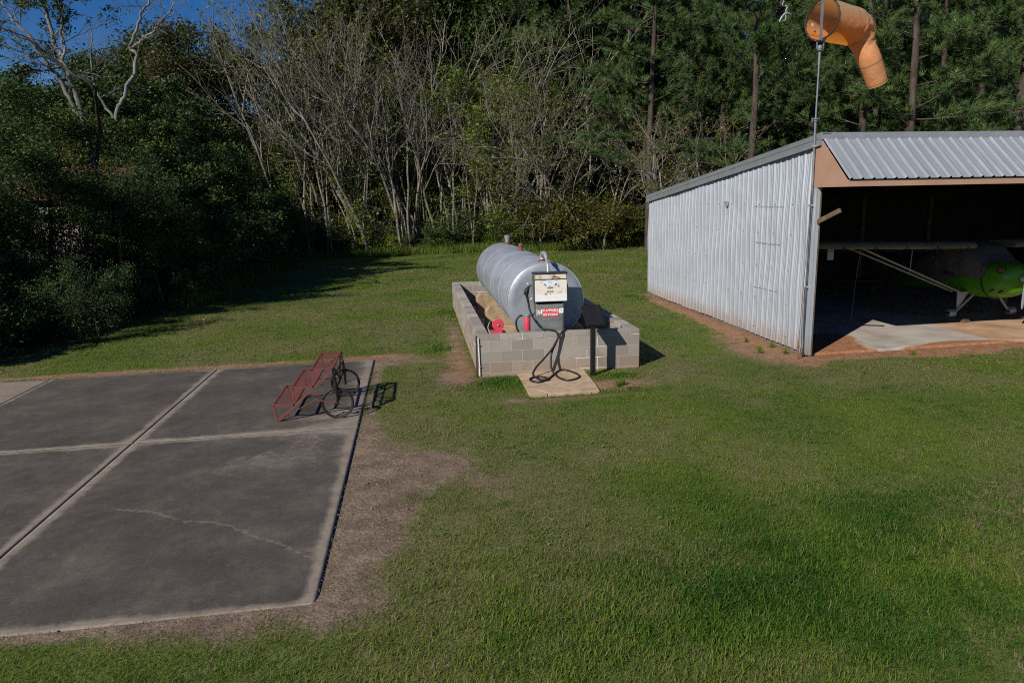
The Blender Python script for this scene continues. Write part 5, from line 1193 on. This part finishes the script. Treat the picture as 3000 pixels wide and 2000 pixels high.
for x, y, h in ((-10.3, 16.9, 2.2), (-9.2, 20.6, 1.3), (-8.9, 22.8, 1.5), (-8.4, 25, 2.8), (-8.2, 27.4, 3.0), (-8.1, 30, 3.2), (-8.0, 32.6, 3.3), (-8.0, 35.4, 3.2), (-7.9, 38, 3.2), (-7.6, 40.6, 3.3), (-11.2, 15.4, 2.0), (-10.3, 18.9, 1.9), (-11.6, 20.8, 1.7), (-11.8, 18.4, 2.0), (-10.6, 23.8, 1.7)):
    plant('shrub', x, y, h, 2.7, lab, 'shrub', grp, var=1)
plant('glossy_shrub', -8.05, 18.75, 2.15, 2.7, 'sunlit rounded glossy shrub standing out at the corner of the left wood', 'shrub', var=0, sq=0.9)
plant('cedar_tree', -9.95, 15.75, 1.6, 2.4, 'small feathery cedar at the far left edge of the lawn', 'tree', sq=1.5)
lab = 'lighter green leafy tree among the dark evergreens of the left wood'; grp = 'lighter trees of the left wood'
for x, y, h in ((-8.5, 26.2, 4.2), (-9.9, 29.6, 6.8), (-8.6, 33.5, 6.0), (-8.3, 37, 5.5)):
    plant('understory_tree', x, y, h, 6.0, lab, 'tree', grp)
lab = 'thin leafy sapling screening the pale shed'; grp = 'saplings before the shed'
for x, y, h in ((-11.0, 22.6, 4.0), (-9.7, 21.6, 3.4), (-10.4, 24.8, 4.2), (-12.2, 24.6, 4.4)):
    plant('sapling', x, y, h, 6.0, lab, 'sapling', grp)
lab = 'small dead bare tree reaching over the lawn from the left wood'; grp = 'small dead trees of the left wood'
for x, y, h, rz in ((-7.9, 28.5, 3.6, 0.3), (-7.6, 32.5, 4.2, 2.0), (-8.2, 24.6, 3.0, 4.0)):
    plant('dead_tree', x, y, h, 4.0, lab, 'tree', grp, rot=rz)
# undergrowth along the far wood edge
lab = 'green leafy shrub in the undergrowth at the foot of the far wood'; grp = 'shrubs of the far undergrowth'
for x in np.arange(-6.9, 17.5, 0.95):
    plant('shrub', x+g_.uniform(-0.4, 0.4), float(far_edge(x))+1.0+g_.uniform(-0.3, 1.6), g_.uniform(1.3, 3.0)*(1.25 if 6 < x < 12 else 1), 2.7, lab, 'shrub', grp, sq=1.25)
lab = 'broad shrub flecked with yellow leaves at the wood edge left of the hangar'; grp = 'yellow flecked shrubs'
for x, y, h in ((8.4, 41.3, 3.6), (10.2, 41.0, 3.9), (9.4, 42.6, 4.3), (11.8, 41.8, 3.4)):
    plant('yellow_shrub', x, y, h, 2.7, lab, 'shrub', grp, sq=1.15)
# pines behind the hangar
lab = 'tall pine with thick needle tufts standing behind the hangar'; grp = 'pines behind the hangar'
for x, y, h in ((14.2, 45, 21), (17.5, 40, 22), (21.5, 37.5, 23), (26.5, 38.5, 23), (32, 38, 22), (10.5, 48, 22), (18.5, 48, 23), (24, 46, 23), (30, 46, 24), (36, 44, 23), (13, 52, 24), (21, 55, 24), (28, 54, 24), (35, 52, 24), (42, 50, 24), (7.5, 50, 23), (16, 60, 25), (25, 62, 25), (39, 60, 25)):
    plant('pine_tree', x, y, h, 21, lab, 'tree', grp)
lab = 'very tall dark tree at the back of the wood above the pines'; grp = 'tall dark trees at the back'
for k in range(20):
    plant('back_tree', 2+k*3.0+g_.uniform(-1, 1), 63+g_.uniform(-2, 10), g_.uniform(24, 29), 13.0, lab, 'tree', grp, sq=0.85)
lab = 'near pine with low spreading boughs just behind the hangar roof'; grp = 'near pines behind the hangar'
for x, y, h in ((20.0, 27.6, 18), (25.6, 27.6, 20), (16.0, 33, 20), (22.0, 33.4, 21), (12.8, 38, 19), (30.5, 32, 20), (28.0, 36, 21)):
    plant('pine_tree', x, y, h, 21, lab, 'tree', grp, sq=1.1)
lab = 'dark leafy tree filling the gaps between the pines behind the hangar'; grp = 'dark trees between the pines'
for x, y, h in ((15.5, 42, 8), (19.5, 43.5, 9), (23, 42, 8), (27.5, 43, 9), (31.5, 43, 8), (13, 46, 10), (20.5, 33.5, 5), (25.5, 34, 5), (30.5, 34.5, 5.5), (17, 36.5, 6)):
    plant('back_tree', x, y, h, 13.0, lab, 'tree', grp, sq=1.3)

# two silver barked trees leaning out of the left wood, and a dark leaning trunk
def limb_tree(name, label, limbs, depth, bark, seed, leaf=None, twig=True):
    g = np.random.default_rng(seed); br = []; tips = []
    P = [dict(seg=4, wander=0.16, up=0.05, taper=0.4, sides=4, n=5, start=0.2, ang=0.6, ratio=0.5, rr=0.6), dict(seg=3, wander=0.2, up=0.03, taper=0.5, sides=3, n=4, start=0.2, ang=0.6, ratio=0.5, rr=0.6), dict(seg=3, wander=0.2, up=0.0, taper=0.5, sides=3)]
    base = limbs[0][0][0]; root = thing(name, label, 'tree', (base[0], base[1], float(gz(base[0], base[1]))-0.05)); o = np.array(root.location)
    for pts, r0, r1 in limbs:
        q = np.array([tuple(v) for v in spline(pts, 5)])-o; q[1:-1] += g.normal(0, 0.03, (len(q)-2, 3)); rad = np.linspace(r0, r1, len(q)); br.append((q, rad, 8))
        n = len(q)
        for k in range(int(9)):
            i = g.integers(int(n*0.35), n-1); d = unit(q[i+1]-q[i] if i+1 < n else q[i]-q[i-1]); dd = unit(d*0.7+g.normal(0, 0.6, 3))
            grow(g, q[i], dd, g.uniform(0.7, 1.9), rad[i]*0.4, 0, P, br, tips)
    V, Q = tubes_np(br); link('trunk', mesh_np('trunk', V, Q, None, MT[bark], True), root)
    if leaf:
        cv, cf = leaves_np(g, tip_points(g, tips, leaf[1], 0.07, 0.35), 0.10, 0.4, 0.2); link('crown', mesh_np('crown', cv, cf, None, MT[leaf[0]]), root)
    return root
limb_tree('silver_tree', 'silver barked tree with two leaning limbs against the sky at the upper left', [
    ([(-9.8, 25, -0.2), (-9.95, 25, 3), (-10.2, 25, 5.6), (-10.37, 25, 6.74), (-10.61, 25, 7.60), (-10.79, 25, 8.22), (-10.87, 25, 8.93), (-10.92, 25, 9.4), (-11.0, 25.1, 11)], 0.11, 0.035),
    ([(-10.2, 25, 5.6), (-10.72, 25.05, 6.97), (-11.18, 25.1, 7.64), (-11.49, 25.1, 8.22), (-11.85, 25.15, 8.70), (-12.1, 25.2, 9.04), (-12.5, 25.3, 10.2)], 0.075, 0.025),
    ([(-10.61, 25, 7.60), (-10.45, 24.9, 8.0), (-10.42, 24.8, 8.6), (-10.25, 24.7, 9.2)], 0.05, 0.02)], 25, 'bark_silver', 61, ('leaf_dark', 14))
limb_tree('silver_tree', 'crooked silver barked tree forking high above the left wood, next to the skyline', [
    ([(-11.2, 30, -0.2), (-11.3, 30, 3.5), (-11.1, 30, 6.3), (-10.81, 30, 7.09), (-10.32, 30, 7.97), (-10.07, 30, 8.74), (-10.31, 30, 9.05), (-9.95, 30, 9.7), (-9.74, 30, 10.2), (-9.39, 30, 10.7), (-9.0, 30, 12.0)], 0.10, 0.03),
    ([(-10.3, 30, 8.95), (-10.03, 30, 9.12), (-9.5, 30, 9.5), (-9.07, 30, 9.9), (-8.5, 30, 10.6)], 0.07, 0.02),
    ([(-11.1, 30, 6.3), (-11.6, 30, 7.2), (-11.75, 30, 8.2), (-11.6, 30, 9.6)], 0.06, 0.02)], 30, 'bark_silver', 62, None)
limb_tree('leaning_tree', 'dark thin trunk leaning steeply left across the sky at the upper left', [
    ([(-10.6, 25.4, -0.2), (-10.2, 25, 3), (-9.3, 23.6, 5.4), (-8.61, 22, 6.30), (-9.40, 22, 6.90), (-9.94, 22, 7.45), (-10.4, 22, 7.71), (-10.79, 22, 7.90), (-12.3, 22, 8.6)], 0.06, 0.025)], 22, 'bark_dark', 63, None)

# ---------------------------------------------------------------- grass
def blades(g, x, y, z, h, wd, lean, hue, name, mat):
    n = len(x); az = g.uniform(0, 2*np.pi, n); fx = np.cos(az); fy = np.sin(az); sx = -fy; sy = fx
    tilt = lean*g.uniform(0.25, 1.15, n)
    p = np.stack([x, y, z], 1); s = np.stack([sx, sy, np.zeros(n)], 1)*(wd*0.5)[:, None]; f = np.stack([fx, fy, np.zeros(n)], 1); upv = np.array([0, 0, 1.0])
    m = p+f*(h*0.5*np.sin(tilt*0.6))[:, None]+upv*(h*0.55*np.cos(tilt*0.6))[:, None]
    t = m+f*(h*0.55*np.sin(tilt*1.25))[:, None]+upv*(h*0.5*np.cos(tilt*1.25))[:, None]
    V = np.stack([p-s, p+s, m+s*0.85, m-s*0.85, t], 1).reshape(-1, 3); k = np.arange(n)*5
    me = mesh_np(name, V, np.stack([k, k+1, k+2, k+3], 1), np.stack([k+3, k+2, k+4], 1), mat)
    a = me.attributes.new('hue', 'FLOAT', 'POINT'); a.data.foreach_set('value', np.repeat(hue, 5).astype(np.float32))
    return me
def mat_grass():
    t = NT('grass_blade'); f = t.attr('hue')
    col = t.ramp(f, [(0.0, (0.034, 0.092, 0.013)), (0.35, (0.088, 0.162, 0.018)), (0.62, (0.160, 0.214, 0.028)), (0.72, (0.19, 0.180, 0.045)), (0.85, (0.20, 0.155, 0.088)), (1.0, (0.26, 0.195, 0.125))])
    t.p(Base_Color=col, Roughness=0.7); t.b.inputs['Specular IOR Level'].default_value = 0.12
    tr = t.n('BsdfTranslucent'); t.set(tr.inputs['Color'], t.mix(1.0, col, (1.2, 1.3, 0.5), 'MULTIPLY'))
    mx = t.n('MixShader'); mx.inputs[0].default_value = 0.28
    t.t.links.new(t.b.outputs[0], mx.inputs[1]); t.t.links.new(tr.outputs[0], mx.inputs[2]); t.t.links.new(mx.outputs[0], t.out.inputs['Surface']); return t.m
MT['grass'] = mat_grass()
from mathutils.bvhtree import BVHTree
g = np.random.default_rng(9)
PX_, PY_, PH_, PW_ = [], [], [], []
for d0, d1, rho, hh, ww in ((3.0, 8.0, 9000, 0.042, 0.0042), (8.0, 14.0, 4600, 0.038, 0.0060), (14.0, 25.0, 1300, 0.042, 0.011), (25.0, 48.0, 260, 0.055, 0.024)):
    a0, a1 = -0.64, 0.84; n = int((a1-a0)*0.5*(d1**2-d0**2)*rho)
    az = g.uniform(a0, a1, n); d = np.sqrt(g.uniform(d0**2, d1**2, n)); PX_.append(np.sin(az)*d); PY_.append(np.cos(az)*d)
    PH_.append(np.full(n, hh)); PW_.append(np.full(n, ww))
x = np.concatenate(PX_); y = np.concatenate(PY_); h = np.concatenate(PH_); wd = np.concatenate(PW_)
ok = ~inside_built(x, y) & (x > left_edge(y)-0.6) & (y < far_edge(x)+0.8)
x, y, h, wd = x[ok], y[ok], h[ok], wd[ok]
b = bare_mask(x, y); lush = lush_mask(x, y); dry = dry_mask(x, y); cl = fnoise(x*6, y*6, 55, 3)
keep = g.uniform(0, 1, len(x)) < np.clip(1.05-1.1*b, 0.16, 1)*np.clip(0.7+lush*0.6+0.9*(cl-0.4), 0.35, 1)
x, y, h, wd, b, lush, dry, cl = [v[keep] for v in (x, y, h, wd, b, lush, dry, cl)]
tone = np.clip((fnoise(x*0.8, y*0.8, 91, 5)-0.5)*2.4+0.5, 0, 1)
n = len(x); h = h*(0.6+0.8*g.uniform(0, 1, n))*(1+1.1*lush)*(0.6+0.9*cl)*(1-0.35*b); wd = wd*g.uniform(0.7, 1.3, n)*(1+0.7*lush)
pdry = np.clip(0.07+0.30*dry+0.75*b-0.35*lush, 0.02, 0.92); isd = g.uniform(0, 1, n) < pdry
hue = np.where(isd, 0.70+0.3*g.uniform(0, 1, n), np.clip(0.12+0.42*g.uniform(0, 1, n)+0.18*(tone-0.5)*2+0.06*dry-0.20*lush, 0, 0.66))
z = gz(x, y)-0.017+0.03*(fnoise(x*0.35, y*0.35, 5)-0.5)+0.015*(fnoise(x*1.6, y*1.6, 6)-0.5)
gr = link('grass', blades(g, x, y, z, h, wd, 1.75, hue, 'grass', MT['grass'])); gr['kind'] = 'stuff'; gr['label'] = 'short mown grass with dry brown patches'; gr['category'] = 'grass'
# tall unmown grass at the foot of the wood
n = 26000; x = g.uniform(-7.5, 15.5, n); y = far_edge(x)+g.uniform(-0.9, 1.3, n); keep = g.uniform(0, 1, n) < np.clip(fnoise(x*0.8, y*0.8, 71)*2-0.35, 0.1, 1); x, y = x[keep], y[keep]; n = len(x)
n2 = 7000; y2 = g.uniform(24, 44, n2); x2 = left_edge(y2)+g.uniform(-0.5, 0.5, n2); x = np.concatenate([x, x2]); y = np.concatenate([y, y2]); n = len(x)
tg = link('tall_grass', blades(g, x, y, gz(x, y)-0.06, g.uniform(0.25, 0.75, n), np.full(n, 0.02), 0.6, np.where(g.uniform(0, 1, n) < 0.2, g.uniform(0.7, 0.9, n), g.uniform(0.25, 0.68, n)), 'tall_grass', MT['grass']))
tg['kind'] = 'stuff'; tg['label'] = 'tall unmown grass along the edge of the wood'; tg['category'] = 'grass'
# single weeds by the sign and along the hangar
def weed(x, y, s, label, seed):
    gg = np.random.default_rng(seed); n = 70; r = np.abs(gg.normal(0, 0.035, n)); a = gg.uniform(0, 6.28, n)
    me = blades(gg, r*np.cos(a), r*np.sin(a), np.zeros(n), gg.uniform(0.08, 0.22, n)*s, np.full(n, 0.008), 0.55, gg.uniform(0.2, 0.62, n), 'weed_tuft', MT['grass'])
    o = link('weed_tuft', me); o.location = (x, y, float(gz(x, y))-0.05); tag(o, label, 'weed', 'weed tufts')
for i, (x, y, s, lb) in enumerate(((3.274, 11.233, 1.1, 'left one of two upright grass tufts on the bare patch by the sign post'), (3.40, 11.337, 1.0, 'right one of two upright grass tufts on the bare patch by the sign post'),
        (6.905, 14.04, 0.9, 'green weed tuft farthest back on the bare strip by the hangar wall'), (6.85, 13.34, 0.6, 'pale weed tuft between the other tufts on the bare strip by the hangar wall'), (6.67, 12.96, 1.0, 'weed tuft standing farthest from the hangar wall on the bare strip'),
        (7.167, 13.42, 0.9, 'bright green weed tuft hard against the hangar wall'), (7.10, 12.77, 1.0, 'weed tuft on the bare strip nearest the hangar corner'), (5.127, 13.09, 0.7, 'lone weed tuft in the lawn between the block wall and the hangar'),
        (9.3, 12.05, 0.8, 'weed tuft on the red clay in front of the open hangar'))): weed(x, y, s, lb, 900+i)
# low broad leaved weeds and clover scattered through the lawn
cxy = np.stack([g.uniform(-6, 13, 320), g.uniform(5.5, 26, 320)], 1); cc = []
for px_, py_ in cxy:
    k = g.integers(12, 46); q = g.normal(0, 0.075, (k, 2))*g.uniform(0.5, 1.8); cc.append(np.stack([px_+q[:, 0], py_+q[:, 1]], 1))
cc = np.vstack(cc); ok = ~inside_built(cc[:, 0], cc[:, 1]) & (bare_mask(cc[:, 0], cc[:, 1]) < 0.22) & (cc[:, 0] > left_edge(cc[:, 1])); cc = cc[ok]
cv, cf = leaves_np(g, np.stack([cc[:, 0], cc[:, 1], gz(cc[:, 0], cc[:, 1])+g.uniform(0.0, 0.03, len(cc))], 1), 0.022, 0.8, 1.4)
MT['clover'] = mat_leaf('clover_leaf', [(0.0, (0.040, 0.100, 0.022)), (0.6, (0.085, 0.165, 0.030)), (1.0, (0.16, 0.21, 0.05))], 0.6, 0.2, 0.15)
cvo = link('clover', mesh_np('clover', cv, cf, None, MT['clover'])); cvo['kind'] = 'stuff'; cvo['label'] = 'low broad leaved weeds scattered through the lawn'; cvo['category'] = 'weeds'
# pebbles and crumbs of soil on the bare patches
n = 26000; x = g.uniform(-6, 12, n); y = g.uniform(4.6, 22, n); bb = bare_mask(x, y); ok = (~inside_built(x, y)) & (g.uniform(0, 1, n) < (bb-0.25)*0.9) & (x > left_edge(y)); x, y = x[ok], y[ok]; n = len(x)
s = 0.004+0.010*g.uniform(0, 1, n)**3; c = np.stack([x, y, gz(x, y)-0.004], 1); o6 = np.array([[1, 0, 0], [-1, 0, 0], [0, 1, 0], [0, -1, 0], [0, 0, 0.8], [0, 0, -0.8]])
V = (c[:, None, :]+o6[None]*s[:, None, None]*g.uniform(0.6, 1.4, (n, 6, 1))).reshape(-1, 3); t8 = np.array([[0, 2, 4], [2, 1, 4], [1, 3, 4], [3, 0, 4], [2, 0, 5], [1, 2, 5], [3, 1, 5], [0, 3, 5]])
MT['crumb'] = mat_leaf('soil_crumb', [(0.0, (0.10, 0.07, 0.05)), (0.5, (0.26, 0.19, 0.14)), (1.0, (0.48, 0.40, 0.33))], 0.9, 0.0, 0.1)
pb = link('pebbles', mesh_np('pebbles', V, None, (np.arange(n)[:, None, None]*6+t8[None]).reshape(-1, 3), MT['crumb'])); pb['kind'] = 'stuff'; pb['label'] = 'small pebbles and crumbs on the bare soil'; pb['category'] = 'pebbles'
# fallen leaves
n = 420; x = g.uniform(-7, 13, n); y = np.where(g.uniform(0, 1, n) < 0.93, g.uniform(20, 43, n), g.uniform(4, 20, n)); ok = ~inside_built(x, y) & (x > left_edge(y)); x, y = x[ok], y[ok]
cv, cf = leaves_np(g, np.stack([x, y, gz(x, y)+0.012], 1), 0.06, 0.6, 2.5)
MT['fallen'] = mat_leaf('fallen_leaf', [(0.0, (0.30, 0.20, 0.08)), (0.5, (0.42, 0.33, 0.16)), (1.0, (0.25, 0.11, 0.05))], 0.7, 0.1)
fa = link('fallen_leaves', mesh_np('fallen_leaves', cv, cf, None, MT['fallen'])); fa['kind'] = 'stuff'; fa['label'] = 'scattered fallen yellow leaves on the lawn'; fa['category'] = 'leaves'
